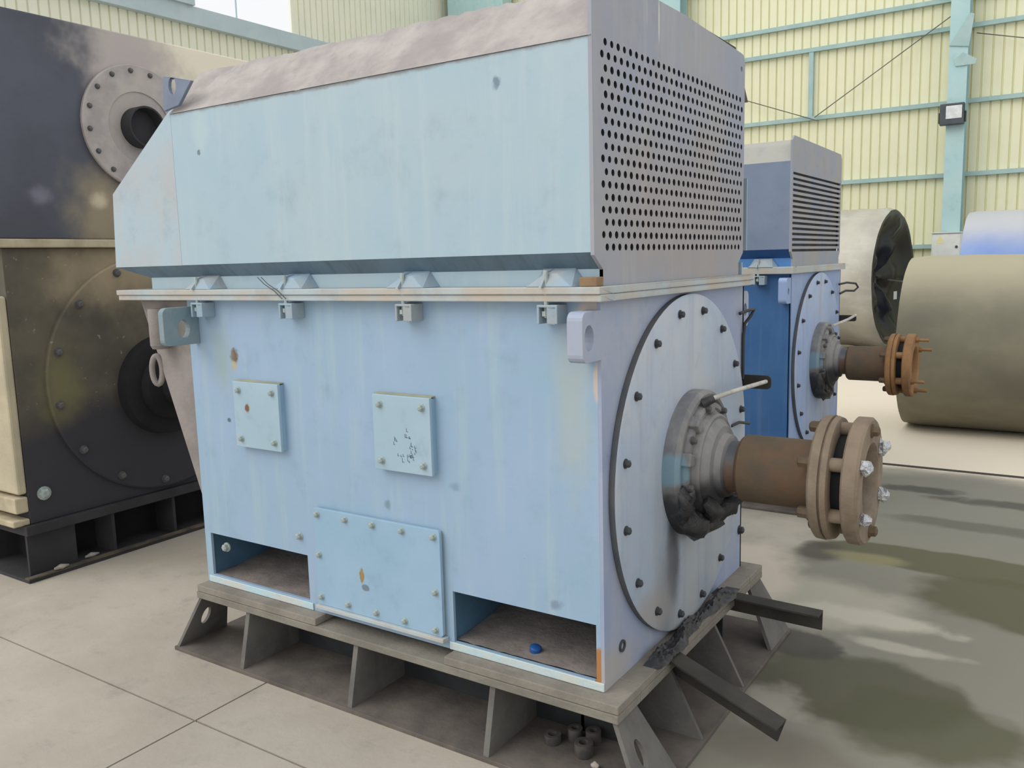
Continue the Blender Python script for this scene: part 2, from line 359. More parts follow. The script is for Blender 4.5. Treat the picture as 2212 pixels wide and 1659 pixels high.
# ------------------------------------------------------------------ mesh builder
class MB:
    def __init__(s):
        s.v = []
        s.f = []
        s.mi = []
        s.cur = 0

    def add(s, vs, fs):
        o = len(s.v)
        s.v += [tuple(p) for p in vs]
        for f in fs:
            s.f.append([o + i for i in f])
            s.mi.append(s.cur)
        return s

    def box(s, x0, x1, y0, y1, z0, z1):
        return s.hexa([(x0, y0, z0), (x1, y0, z0), (x1, y1, z0), (x0, y1, z0), (x0, y0, z1), (x1, y0, z1), (x1, y1, z1), (x0, y1, z1)])

    def hexa(s, p):
        return s.add(p, [(0, 3, 2, 1), (4, 5, 6, 7), (0, 1, 5, 4), (1, 2, 6, 5), (2, 3, 7, 6), (3, 0, 4, 7)])

    def plate(s, outer, holes, fn, a, b):
        """flat plate: 2D outline + holes, fn(u, v, depth) -> xyz, depth from a to b"""
        loops = [list(outer)] + [list(h) for h in holes]
        tri = tessellate_polygon([[Vector((p[0], p[1], 0)) for p in lp] for lp in loops])
        flat = [p for lp in loops for p in lp]
        n = len(flat)
        vs = [fn(p[0], p[1], a) for p in flat] + [fn(p[0], p[1], b) for p in flat]
        fs = [tuple(t) for t in tri] + [tuple(n + i for i in reversed(t)) for t in tri]
        o = 0
        for lp in loops:
            k = len(lp)
            for i in range(k):
                j = (i + 1) % k
                fs.append((o + i, o + j, n + o + j, n + o + i))
            o += k
        return s.add(vs, fs)

    def cyl(s, p0, p1, r0, r1=None, seg=16, cap=True, ph=0.0):
        r1 = r0 if r1 is None else r1
        p0, p1 = Vector(p0), Vector(p1)
        d = (p1 - p0).normalized()
        a = d.orthogonal().normalized() if abs(d.z) > 0.9 else d.cross(Vector((0, 0, 1))).normalized()
        b = d.cross(a)
        vs = []
        for p, r in ((p0, r0), (p1, r1)):
            for i in range(seg):
                t = 2 * PI * i / seg + ph
                vs.append(p + (a * math.cos(t) + b * math.sin(t)) * r)
        fs = [(i, (i + 1) % seg, seg + (i + 1) % seg, seg + i) for i in range(seg)]
        if cap:
            fs += [tuple(reversed(range(seg))), tuple(range(seg, 2 * seg))]
        return s.add(vs, fs)

    def lathe(s, prof, y, z, seg=48, closed=False, cap=True):
        """profile of (x, r) turned about an axis along X through (y, z)"""
        n = len(prof)
        vs = []
        for x, r in prof:
            for i in range(seg):
                t = 2 * PI * i / seg
                vs.append((x, y + r * math.cos(t), z + r * math.sin(t)))
        fs = []
        for k in range(n if closed else n - 1):
            k2 = (k + 1) % n
            for i in range(seg):
                j = (i + 1) % seg
                fs.append((k * seg + i, k * seg + j, k2 * seg + j, k2 * seg + i))
        if not closed and cap:
            if prof[0][1] > 1e-5:
                fs.append(tuple(range(seg)))
            if prof[-1][1] > 1e-5:
                fs.append(tuple((n - 1) * seg + i for i in reversed(range(seg))))
        return s.add(vs, fs)

    def tube(s, pts, r, seg=8):
        pts = [Vector(p) for p in pts]
        n = len(pts)
        vs = []
        ref = None
        for k, p in enumerate(pts):
            d = (pts[min(k + 1, n - 1)] - pts[max(k - 1, 0)]).normalized()
            if ref is None:
                ref = d.orthogonal().normalized()
            a = (ref - d * ref.dot(d))
            a = a.normalized() if a.length > 1e-6 else d.orthogonal().normalized()
            ref = a
            b = d.cross(a)
            for i in range(seg):
                t = 2 * PI * i / seg
                vs.append(p + (a * math.cos(t) + b * math.sin(t)) * r)
        fs = [(k * seg + i, k * seg + (i + 1) % seg, (k + 1) * seg + (i + 1) % seg, (k + 1) * seg + i) for k in range(n - 1) for i in range(seg)]
        fs += [tuple(reversed(range(seg))), tuple((n - 1) * seg + i for i in range(seg))]
        return s.add(vs, fs)

    def mesh(s, name, mats, smooth=None, recalc=True):
        me = bpy.data.meshes.new(name)
        me.from_pydata(s.v, [], s.f)
        for mm in mats:
            me.materials.append(MATS[mm])
        if any(s.mi):
            me.polygons.foreach_set('material_index', s.mi)
        me.validate()
        if recalc:
            bm = bmesh.new()
            bm.from_mesh(me)
            bmesh.ops.remove_doubles(bm, verts=bm.verts, dist=1e-5)
            bmesh.ops.recalc_face_normals(bm, faces=bm.faces)
            bm.to_mesh(me)
            bm.free()
        if smooth:
            me.polygons.foreach_set('use_smooth', [True] * len(me.polygons))
            me.set_sharp_from_angle(angle=math.radians(smooth))
        me.update()
        return me


def XZ(u, v, d): return (u, d, v)
def YZ(u, v, d): return (d, u, v)
def XY(u, v, d): return (u, v, d)


def circle2(cx, cy, r, n=20, ry=None):
    return [(cx + r * math.cos(2 * PI * i / n), cy + (ry or r) * math.sin(2 * PI * i / n)) for i in range(n)]


def rrect(x0, x1, y0, y1, r, n=5, corners=(1, 1, 1, 1)):
    out = []
    for k, (cx, cy, a0) in enumerate([(x1 - r, y1 - r, 0), (x0 + r, y1 - r, 90), (x0 + r, y0 + r, 180), (x1 - r, y0 + r, 270)]):
        if corners[k]:
            for i in range(n + 1):
                a = math.radians(a0 + 90 * i / n)
                out.append((cx + r * math.cos(a), cy + r * math.sin(a)))
        else:
            out.append(((x1, y1), (x0, y1), (x0, y0), (x1, y0))[k])
    return out


def link(name, me, parent=None, loc=(0, 0, 0), rot=None):
    o = bpy.data.objects.new(name, me)
    COL.objects.link(o)
    o.location = loc
    if rot:
        o.rotation_euler = rot
    if parent:
        o.parent = parent
    return o


def part(name, b, mats, parent, bevel=0.0, smooth=None, label=None, loc=(0, 0, 0), rot=None, stuff=False):
    if isinstance(mats, str):
        mats = [mats]
    o = link(name, b.mesh(name, mats, smooth), parent, loc, rot)
    if bevel:
        md = o.modifiers.new('bevel', 'BEVEL')
        md.width = bevel
        md.segments = 2
        md.limit_method = 'ANGLE'
        md.angle_limit = math.radians(40)
    if label:
        o['label'] = label
    if stuff:
        o['kind'] = 'stuff'
    return o


def tag(o, label, cat=None, group=None, kind=None):
    o['label'] = label
    if cat:
        o['category'] = cat
    if group:
        o['group'] = group
    if kind:
        o['kind'] = kind
    return o


def thing(name, label, cat, loc=(0, 0, 0), rz=0.0, group=None):
    o = bpy.data.objects.new(name, None)
    COL.objects.link(o)
    o.empty_display_size = 0.1
    o.location = loc
    o.rotation_euler = (0, 0, rz)
    return tag(o, label, cat, group)


_bolt = {}


def bolt(parent, loc, d, r, mname, name='bolt', h=None):
    """hex bolt head with washer, pointing along d, mesh shared between alike bolts"""
    key = (d, r, mname, h)
    if key not in _bolt:
        b = MB()
        v = Vector(d)
        hh = h or r * 0.9
        b.cyl(v * -0.002, v * (r * 0.22), r * 1.25, seg=14)
        b.cyl(v * (r * 0.22), v * (r * 0.22 + hh), r, r * 0.94, seg=6)
        b.cyl(v * (r * 0.22 + hh), v * (r * 0.22 + hh + r * 0.25), r * 0.94, r * 0.55, seg=6)
        _bolt[key] = b.mesh('bolt', [mname])
    return link(name, _bolt[key], parent, loc)


def lumpy(pts_radii, seed=1, seg=12, amp=0.35):
    """irregular tube through (point, radius) pairs"""
    rnd = random.Random(seed)
    b = MB()
    n = len(pts_radii)
    vs = []
    for k, (p, r) in enumerate(pts_radii):
        p = Vector(p)
        d = (Vector(pts_radii[min(k + 1, n - 1)][0]) - Vector(pts_radii[max(k - 1, 0)][0])).normalized()
        a = d.cross(Vector((0, 0, 1)))
        a = a.normalized() if a.length > 1e-4 else Vector((1, 0, 0))
        c = d.cross(a)
        for i in range(seg):
            t = 2 * PI * i / seg
            rr = r * (1 + amp * (rnd.random() - 0.5) * 2)
            vs.append(p + (a * math.cos(t) + c * math.sin(t)) * rr)
    fs = [(k * seg + i, k * seg + (i + 1) % seg, (k + 1) * seg + (i + 1) % seg, (k + 1) * seg + i) for k in range(n - 1) for i in range(seg)]
    fs += [tuple(range(seg)), tuple((n - 1) * seg + i for i in range(seg))]
    return b.add(vs, fs)


# ================================================================== THE SETTING
FX0, FX1, FY0, FY1 = -11.85, 8.95, -5.64, 15.16
floor = link('floor', MB().box(FX0, FX1, FY0, FY1, -0.25, -0.12).mesh('floor', ['joint_dark']))
tag(floor, 'dusty grey concrete floor of the hall with sawn joints and oil stains', kind='structure')
SL = 5.2
g = 0.004
slab_me = MB().box(g, SL - g, g, SL - g, -0.12, 0.0).mesh('slab', ['concrete_floor'])
for i in range(4):
    for j in range(4):
        gy = 0.0
        link('slab', slab_me, floor, (-11.85 + i * SL, -5.64 + j * SL, 0.0))

part('joint_strip', MB().box(-8.0, 8.0, 4.735, 4.785, -0.02, 0.004), 'joint_dark', floor)
WY = 14.0     # back wall
WX = -11.0    # left wall
WH = 9.0
SHEET = 0.75


def sheet_mesh(z0, z1, mname, axis, sgn):
    """corrugated sheet of five pans with narrow grooves, 0.75 m wide, inner face at 0, grooves go outward"""
    b = MB()
    prof = []
    for k in range(5):
        x = k * 0.15
        prof += [(x, 0.0), (x + 0.118, 0.0), (x + 0.126, 0.028), (x + 0.142, 0.028)]
    prof.append((0.75, 0.0))
    vs = []
    for z in (z0, z1):
        for (u, d) in prof:
            vs.append((u, d * sgn, z) if axis == 'x' else (d * sgn, u, z))
    n = len(prof)
    for z in (z0, z1):
        for (u, d) in prof:
            vs.append((u, (d + 0.004) * sgn, z) if axis == 'x' else ((d + 0.004) * sgn, u, z))
    fs = []
    for i in range(n - 1):
        fs.append((i, i + 1, n + i + 1, n + i))
        fs.append((2 * n + i, 3 * n + i, 3 * n + i + 1, 2 * n + i + 1))
    fs += [(0, n, 3 * n, 2 * n), (n - 1, 3 * n - 1, 4 * n - 1, 2 * n - 1)]
    b.add(vs, fs)
    return b.mesh('cladding_sheet', [mname])


wall_back = thing('wall_back', 'cream corrugated steel wall with teal girts and columns behind the motors', None)
del wall_back['label']
wall_back['label'] = 'cream corrugated steel wall with teal girts and columns'
wall_back['kind'] = 'structure'
sm = sheet_mesh(0.0, WH, 'cream_sheet', 'x', 1)
for k in range(21):
    link('cladding_sheet', sm, wall_back, (WX + k * SHEET, WY, 0))


def girt(z, x0=-11.0, x1=4.7, parent=None, y=WY):
    b = MB()
    b.box(x0, x1, y - 0.075, y - 0.004, z - 0.035, z - 0.031)
    b.box(x0, x1, y - 0.079, y - 0.075, z - 0.035, z + 0.035)
    b.box(x0, x1, y - 0.075, y - 0.004, z + 0.031, z + 0.035)
    part('girt', b, 'teal_steel', parent or wall_back)


for z in (1.70, 2.86, 4.02, 5.19, 5.64, 6.55, 7.7):
    girt(z)
b = MB().box(-3.08, -3.00, WY - 0.07, WY - 0.004, 4.055, 5.155)
part('girt_strut', b, 'teal_steel', wall_back)


def column(x0, x1, parent, wdt=0.30):
    b = MB()
    xm = (x0 + x1) / 2
    b.box(x0, x1, WY - 0.42, WY - 0.40, 0.0, WH)
    b.box(xm - 0.008, xm + 0.008, WY - 0.40, WY - 0.10, 0.0, WH)
    b.box(x0, x1, WY - 0.10, WY - 0.08, 0.0, WH)
    return part('column', b, 'teal_column', parent)


column(-0.80, -0.53, wall_back)
column(-5.78, -5.36, wall_back)
column(4.2, 4.5, wall_back)
b = MB().box(-10.75, -9.3, WY - 0.45, WY - 0.10, 0.0, WH)
part('corner_pier', b, 'teal_column', wall_back)
# bracket plates on the column
b = MB().plate([(-0.72, 4.62), (-0.60, 4.72), (-0.40, 4.60), (-0.42, 4.52), (-0.70, 4.52)], [], XZ, WY - 0.44, WY - 0.425)
b.plate([(-0.80, 4.85), (-0.52, 5.30), (-0.46, 5.28), (-0.52, 4.80)], [], XZ, WY - 0.44, WY - 0.425)
part('column_bracket', b, 'teal_steel', wall_back)
# bracing rods
for p, q in (((-4.6, WY - 0.12, 4.62), (-2.9, WY - 0.12, 3.96)), ((-2.95, WY - 0.12, 4.02), (-0.75, WY - 0.12, 5.42)),
             ((-0.45, WY - 0.12, 5.05), (1.4, WY - 0.12, 4.55))):
    part('bracing_rod', MB().tube([p, q], 0.008, 6), 'base_grey', wall_back)

wall_left = thing('wall_left', 'far cream corrugated wall with pale beam and window gap', None)
wall_left['kind'] = 'structure'
WIN0, WIN1, SILL = 7.0, 9.25, 5.78
smf = sheet_mesh(0.0, WH, 'cream_sheet_far', 'y', -1)
sml = sheet_mesh(0.0, SILL - 0.14, 'cream_sheet_far', 'y', -1)
for k in range(-1, 16):
    y = 2.5 + k * SHEET
    link('cladding_sheet', sml if WIN0 - 0.01 <= y < WIN1 - 0.01 else smf, wall_left, (WX, y, 0))
b = MB().box(WX + 0.0, WX + 0.14, 1.75, 14.0, SILL - 0.27, SILL)
part('sill_beam', b, 'pale_beam', wall_left)
b = MB().box(WX + 0.0, WX + 0.2, 5.6, WIN0, SILL, WH)
part('window_post', b, 'pale_beam', wall_left)
window = link('window_1', MB().box(WX - 0.05, WX + 0.0, WIN1 - 0.05, WIN1, SILL, WH).box(WX - 0.05, WX, WIN0, WIN0 + 0.04, SILL, WH).box(WX - 0.05, WX, WIN0, WIN1, WH - 0.06, WH).mesh('window_1', ['cream_sheet_far']))
tag(window, 'tall bright window gap in the far corrugated wall', kind='structure')
part('mullion', MB().box(WX - 0.035, WX - 0.015, 7.98, 8.0, SILL, WH), 'pale_beam', window)


# ================================================================== MOTOR BUILDERS
def perforated(b, x, y0, y1, z0, z1, rows, cols, pz, py, ztop, ystart, r, t=0.012, depth=0.07):
    """strip cells with round holes, alternate rows staggered by half a pitch"""
    NS = 12
    zt = ztop + pz / 2
    zb = zt - rows * pz

    def quad(ya, yb, za, zb_):
        b.add([(x, ya, za), (x, yb, za), (x, yb, zb_), (x, ya, zb_)], [(0, 1, 2, 3)])
    quad(y0, y1, zt, z1)
    quad(y0, y1, z0, zb)
    for k in range(rows):
        zc = ztop - k * pz
        off = ystart if k % 2 == 0 else ystart - py / 2
        ncol = cols if k % 2 == 0 else cols + 1
        ya = off - py / 2
        yb = ya + ncol * py
        quad(y0, ya, zc - pz / 2, zc + pz / 2)
        quad(yb, y1, zc - pz / 2, zc + pz / 2)
        for c in range(ncol):
            yc = off + c * py
            rr = r * random.uniform(0.93, 1.06)
            vs, fs = [], []
            for i in range(NS):
                a = 2 * PI * (i + 0.5) / NS
                ca, sa = math.cos(a), math.sin(a)
                s_ = min((py / 2) / max(abs(ca), 1e-6), (pz / 2) / max(abs(sa), 1e-6))
                vs.append((x, yc + ca * s_, zc + sa * s_))
            # true corners so that cells tile without gaps
            ci = len(vs)
            for sy, sz in ((1, 1), (-1, 1), (-1, -1), (1, -1)):
                vs.append((x, yc + sy * py / 2, zc + sz * pz / 2))
            h0 = len(vs)
            for i in range(NS):
                a = 2 * PI * (i + 0.5) / NS
                vs.append((x, yc + rr * math.cos(a), zc + rr * math.sin(a)))
            h1 = len(vs)
            for i in range(NS):
                a = 2 * PI * (i + 0.5) / NS
                vs.append((x - depth, yc + rr * math.cos(a), zc + rr * math.sin(a)))
            tube = []
            for i in range(NS):
                j = (i + 1) % NS
                pi_, pj = vs[i], vs[j]
                same = abs(pi_[1] - pj[1]) < 1e-7 or abs(pi_[2] - pj[2]) < 1e-7
                if same:
                    fs.append((i, j, h0 + j, h0 + i))
                else:
                    am = 2 * PI * (i + 1) / NS
                    q = 0 if am < PI / 2 else 1 if am < PI else 2 if am < 1.5 * PI else 3
                    fs.append((i, ci + q, j, h0 + j, h0 + i))
                tube.append((h0 + i, h0 + j, h1 + j, h1 + i))
            b.cur = 0
            b.add(vs, fs)
            b.cur = 1
            b.f += [[len(b.v) - len(vs) + q for q in f] for f in tube]
            b.mi += [1] * len(tube)
            b.cur = 0


def coupling(root, x0, y, z, brown, disc, foil, seed):
    """sleeve, two bolted flange rings and pins"""
    part('coupling_hub', MB().lathe([(x0, 0.10), (x0 + 0.004, 0.108), (x0 + 0.014, 0.116), (x0 + 0.26, 0.116), (x0 + 0.27, 0.12)], y, z, 48), brown, root, smooth=35)
    x1 = x0 + 0.265
    d1 = part('coupling_flange', MB().lathe([(x1, 0.09), (x1, 0.192), (x1 + 0.008, 0.203), (x1 + 0.034, 0.205), (x1 + 0.035, 0.196), (x1 + 0.041, 0.196), (x1 + 0.042, 0.203), (x1 + 0.058, 0.198), (x1 + 0.062, 0.188), (x1 + 0.062, 0.10), (x1 + 0.040, 0.09)], y, z, 56, closed=True), disc, root, smooth=35)
    x2 = x0 + 0.366
    d2 = part('coupling_flange', MB().lathe([(x2, 0.108), (x2, 0.196), (x2 + 0.007, 0.206), (x2 + 0.044, 0.206), (x2 + 0.052, 0.198), (x2 + 0.052, 0.126), (x2 + 0.044, 0.118), (x2 + 0.01, 0.108)], y, z, 56, closed=True), disc, root, smooth=35)
    part('coupling_boss', MB().lathe([(x1 + 0.04, 0.0), (x1 + 0.04, 0.150), (x2 + 0.004, 0.148), (x2 + 0.004, 0.0)], y, z, 32), 'pure_black', root, smooth=35)  # black and widened to paint shade into the gap between the flanges
    n = 6
    for k in range(n):
        a = 2 * PI * (k + 0.3) / n + 0.25
        yy, zz = y + 0.166 * math.cos(a), z + 0.166 * math.sin(a)
        p = part('coupling_pin', MB().cyl((x1 + 0.04, yy, zz), (x2 + 0.01, yy, zz), 0.022, seg=14), disc, root, smooth=35)
        if foil and k in (0, 2, 3, 5):
            fs_ = (1.35, 0, 1.1, 1.0, 0, 1.25)[k]
            p2 = part('foil_wrapped_nut', lumpy([((x2 + 0.046, yy, zz), 0.012), ((x2 + 0.053, yy, zz), 0.018 * fs_), ((x2 + 0.066, yy, zz), 0.020 * fs_), ((x2 + 0.078, yy, zz), 0.015 * fs_), ((x2 + 0.086, yy, zz), 0.006)], seed + k, 10, 0.4), 'foil_silver', d2)
        elif foil:
            bolt(d2, (x2 + 0.052, yy, zz), (1, 0, 0), 0.018, 'coupling_dark', name='coupling_nut')
        elif k % 3 != 2:
            part('threaded_stud', MB().cyl((x2 + 0.03, yy, zz), (x2 + 0.07, yy, zz), 0.02, seg=6).cyl((x2 + 0.07, yy, zz), (x2 + 0.13, yy, zz), 0.010, seg=10), 'rust_orange', d2)
        bolt(d1, (x1, yy, zz), (-1, 0, 0), 0.02, 'coupling_dark', h=0.03)


mat('coupling_dark', C(92, 78, 62), C(110, 92, 72), 20.0, rough=0.85, bump=0.1)


def clamp(root, x, m1, m2, y=0.0):
    """hood hold-down clamp: folded tent bracket above the flange, square channel below, bolt between"""
    c = part('clamp_bracket', MB().hexa([(x - 0.075, y - 0.055, 1.551), (x + 0.085, y - 0.055, 1.551), (x + 0.10, y + 0.022, 1.551), (x - 0.09, y + 0.022, 1.551),
                                         (x - 0.015, y - 0.035, 1.590), (x + 0.025, y - 0.035, 1.590), (x + 0.06, y + 0.022, 1.606), (x - 0.055, y + 0.022, 1.606)]), m1, root, bevel=0.003)
    part('gusset_rib', MB().plate([(y - 0.07, 1.551), (y + 0.02, 1.551), (y + 0.02, 1.604), (y - 0.03, 1.598)], [], YZ, x - 0.018, x - 0.010), m2, c)
    k = part('clamp_channel', MB().box(x - 0.032, x + 0.038, y - 0.062, y, 1.492, 1.499).box(x - 0.032, x - 0.024, y - 0.062, y, 1.442, 1.492).box(x + 0.030, x + 0.038, y - 0.062, y, 1.442, 1.492).box(x + 0.002, x + 0.030, y - 0.062, y - 0.055, 1.442, 1.492), m2, root, bevel=0.002)
    part('clamp_bolt', MB().cyl((x - 0.008, y - 0.045, 1.46), (x - 0.008, y - 0.045, 1.60), 0.007, seg=8).cyl((x - 0.008, y - 0.045, 1.465), (x - 0.008, y - 0.045, 1.48), 0.014, seg=6), 'bolt_pale', k)


def lug(root, x0, x1, y0, y1, z0, z1, hy, hz, m1, hr=0.028, side=-1):
    o = rrect(min(y0, y1), max(y0, y1), z0, z1, 0.025, 4, (0, 1, 1, 0) if side < 0 else (1, 0, 0, 1))
    h = circle2(hy, hz, hr, 16, hr * 1.35)
    return part('lifting_lug', MB().plate(o, [h], YZ, x0, x1), m1, root, bevel=0.004)


def end_group(root, W, yc, zc, x, msh, mrim, mbear, mgrease, bolts=16):
    """end shield disc, bearing housing, shaft"""
    sh = part('end_shield', MB().lathe([(x + 0.0, 0.0), (x, 0.598), (x + 0.004, 0.6), (x + 0.022, 0.6), (x + 0.026, 0.592), (x + 0.026, 0.0)], yc, zc, 96), [msh, mrim], root, smooth=30)
    me = sh.data
    for p in me.polygons:
        c = p.center
        rr = math.hypot(c.y - yc, c.z - zc)
        p.material_index = 1 if rr > 0.585 and abs(p.normal.x) < 0.6 else 0
    for k in range(bolts):
        a = 2 * PI * (k + 0.5) / bolts
        bolt(sh, (x + 0.026, yc + 0.545 * math.cos(a), zc + 0.545 * math.sin(a)), (1, 0, 0), 0.0125, 'bolt_dark', h=0.012)
    bh = part('bearing_housing', MB().lathe([(x + 0.02, 0.262), (x + 0.070, 0.262), (x + 0.078, 0.257), (x + 0.084, 0.248), (x + 0.084, 0.236), (x + 0.076, 0.230), (x + 0.078, 0.222), (x + 0.096, 0.217), (x + 0.100, 0.210), (x + 0.100, 0.200), (x + 0.092, 0.194), (x + 0.096, 0.186), (x + 0.118, 0.180), (x + 0.124, 0.172), (x + 0.122, 0.162), (x + 0.134, 0.150), (x + 0.146, 0.138), (x + 0.150, 0.114), (x + 0.172, 0.108), (x + 0.178, 0.09)], yc, zc, 64), mbear, root, smooth=30)
    for k in range(8):
        a = 2 * PI * (k + 0.25) / 8
        bolt(bh, (x + 0.098, yc + 0.208 * math.cos(a), zc + 0.208 * math.sin(a)), (1, 0, 0), 0.012, 'bearing_bolt', h=0.012)
    for k in range(5):
        a = math.radians(95 + 35 * k)
        ca, sa = math.cos(a), math.sin(a)
        q = MB()
        t1, t2 = a - 0.10, a + 0.10
        pts = []
        for xx in (x + 0.07, x + 0.115):
            for (tt, rr) in ((t1, 0.19), (t2, 0.19), (t2, 0.236), (t1, 0.236)):
                pts.append((xx, yc + rr * math.cos(tt), zc + rr * math.sin(tt)))
        q.hexa([pts[0], pts[1], pts[2], pts[3], pts[4], pts[5], pts[6], pts[7]])
        part('housing_rib', q, mbear, bh, bevel=0.006)
    part('shaft', MB().lathe([(x + 0.14, 0.09), (x + 0.215, 0.089)], yc, zc, 40), 'shaft_steel', root, smooth=35)
    return sh, bh


mat('bearing_bolt', C(104, 102, 100), C(82, 82, 84), 30.0, rough=0.7, bump=0)

# ================================================================== MAIN MOTOR
LX = -1.914
WD = 1.272
motor = thing('electric_motor', 'large pale blue electric motor with round-hole perforated inlet plate, nearest of the three motors', 'motor')
SHX, SHY, SHZ = 0.0, 0.636, 0.90

# near side plate with the two foot openings
side_out = [(LX, 0.30), (-0.0118, 0.30), (-0.0118, 1.507), (LX, 1.507)]
op1 = [(-1.877, 0.335), (-1.29, 0.335), (-1.29, 0.519), (-1.877, 0.519)]
op2 = [(-0.582, 0.330), (-0.028, 0.330), (-0.028, 0.513), (-0.582, 0.513)]
b = MB().plate(side_out, [op1, op2], XZ, 0.0, 0.012)
part('side_plate', b, 'body_blue', motor)
b = MB().box(LX, 0.0, WD - 0.012, WD, 0.30, 1.507)
part('side_plate', b, 'body_blue', motor)
b = MB().plate([(0.0, 0.30), (WD, 0.30), (WD, 1.507), (0.0, 1.507)], [], YZ, -0.012, 0.0)
part('end_plate', b, 'body_end', motor)
b = MB().box(LX, LX + 0.012, 0.012, WD - 0.012, 0.30, 1.507)
part('rear_plate', b, 'body_blue', motor)
# chambers behind the openings
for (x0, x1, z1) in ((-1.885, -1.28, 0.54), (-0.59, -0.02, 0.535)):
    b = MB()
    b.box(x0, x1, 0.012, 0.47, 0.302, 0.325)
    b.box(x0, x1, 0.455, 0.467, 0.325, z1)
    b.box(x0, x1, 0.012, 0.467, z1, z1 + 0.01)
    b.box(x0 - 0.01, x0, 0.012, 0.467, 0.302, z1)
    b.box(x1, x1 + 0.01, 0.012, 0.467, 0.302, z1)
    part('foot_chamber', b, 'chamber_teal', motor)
    # dust drifted over the chamber floor
    rnd = random.Random(int(x0 * 100))
    vs, fs = [], []
    NXg, NYg = 22, 14
    for j in range(NYg + 1):
        for i in range(NXg + 1):
            u, v = i / NXg, j / NYg
            hgt = 0.004 + 0.06 * max(0, v - 0.25) * (0.6 + 0.4 * math.sin(3 * u + 1)) + rnd.uniform(0, 0.004)
            vs.append((x0 + 0.002 + u * (x1 - x0 - 0.004), 0.014 + v * 0.44, 0.326 + hgt))
    for j in range(NYg):
        for i in range(NXg):
            a = j * (NXg + 1) + i
            fs.append((a, a + 1, a + NXg + 2, a + NXg + 1))
    part('dust_drift', MB().add(vs, fs), 'dust_pile', motor, smooth=80, stuff=True)
# pale bottom lip
for (x0, x1) in ((-1.90, -1.27), (-0.60, 0.0)):
    part('bottom_lip', MB().box(x0, x1, -0.006, -0.0005, 0.301, 0.329), 'lip_cyan', motor, bevel=0.002)

# covers with bolts
for (x0, x1, z0, z1, gs) in ((-1.623, -1.363, 0.927, 1.189, 0.02), (-0.882, -0.626, 0.918, 1.185, 0.02)):
    k = part('cover_plate', MB().box(x0, x1, -0.032, -0.018, z0, z1), 'plate_blue', motor, bevel=0.002)
    part('cover_frame', MB().box(x0 + 0.004, x1 - 0.004, -0.018, 0.0, z0 + 0.004, z1 - 0.004), 'panel_blue', k)
    part('cover_seal', MB().box(x0, x1, -0.020, -0.001, z1 + 0.0004, z1 + 0.004), 'gasket', k)
    for xx in (x0 + 0.034, x1 - 0.034):
        for zz in (z0 + 0.034, z1 - 0.034):
            bolt(k, (xx, -0.032, zz), (0, -1, 0), 0.011, 'bolt_pale')
    if x0 > -1:
        # smudged pencil scribble, not legible
        rnd = random.Random(5)
        sb = MB()
        for (cx, cz, nn) in ((-0.79, 1.02, 4), (-0.725, 1.05, 5), (-0.705, 1.00, 9), (-0.72, 0.965, 10), (-0.765, 0.965, 4)):
            for q in range(nn):
                xa, za = cx + rnd.uniform(-0.014, 0.014), cz + rnd.uniform(-0.014, 0.014)
                an = rnd.uniform(0.6, 2.2)
                ln = rnd.uniform(0.006, 0.016)
                sb.box(xa, xa + 0.0015, -0.0326, -0.0318, za, za + ln * math.sin(an))
                sb.box(xa, xa + ln * 0.6, -0.0326, -0.0318, za, za + 0.0014)
        part('pencil_scribble', sb, 'marker_ink', k, stuff=True)
# large bolted panel
pn = part('access_panel', MB().plate(rrect(-1.222, -0.614, 0.345, 0.727, 0.012, 3), [], XZ, -0.022, -0.008), 'panel_blue', motor, bevel=0.002)
part('panel_gasket', MB().box(-1.216, -0.620, -0.008, 0.0, 0.350, 0.722), 'gasket', pn)
for xx, zz in [(-1.20, 0.703), (-1.055, 0.703), (-0.92, 0.703), (-0.782, 0.703), (-0.640, 0.703), (-1.20, 0.545), (-0.640, 0.505),
               (-1.20, 0.378), (-1.06, 0.374), (-0.92, 0.372), (-0.785, 0.370), (-0.645, 0.368)]:
    bolt(pn, (xx, -0.022, zz), (0, -1, 0), 0.0105, 'bolt_pale')
part('drip_ledge', MB().box(-1.225, -0.605, -0.035, -0.001, 0.330, 0.3445), 'flange_dusty', pn, bevel=0.002)
bolt(motor, (-1.325, 0.0, 0.592), (0, -1, 0), 0.013, 'bolt_pale', name='earth_bolt')
bolt(motor, (-1.80, 0.02, 0.462), (0, -1, 0), 0.016, 'bolt_pale', name='earth_bolt')

# flange frame between housing and hood
b = MB()
b.box(-2.315, 0.028, -0.058, 0.03, 1.529, 1.5505)
b.box(-2.315, 0.028, 1.245, 1.33, 1.529, 1.5505)
b.box(-0.06, 0.028, 0.03, 1.245, 1.529, 1.5505)
b.box(-2.315, -2.20, 0.03, 1.245, 1.529, 1.5505)
part('hood_flange', b, 'flange_dusty', motor, bevel=0.003)
b = MB()
b.box(-2.31, 0.030, -0.052, 0.03, 1.5075, 1.5285)
b.box(-2.31, 0.030, 1.245, 1.325, 1.5075, 1.5285)
b.box(-0.06, 0.030, 0.03, 1.245, 1.5075, 1.5285)
b.box(-2.31, -2.20, 0.03, 1.245, 1.5075, 1.5285)
part('housing_flange', b, 'flange_dusty', motor, bevel=0.003)
part('flange_block', MB().box(-0.045, 0.012, -0.045, 0.0, 1.551, 1.578), 'wood_old', motor, bevel=0.003)

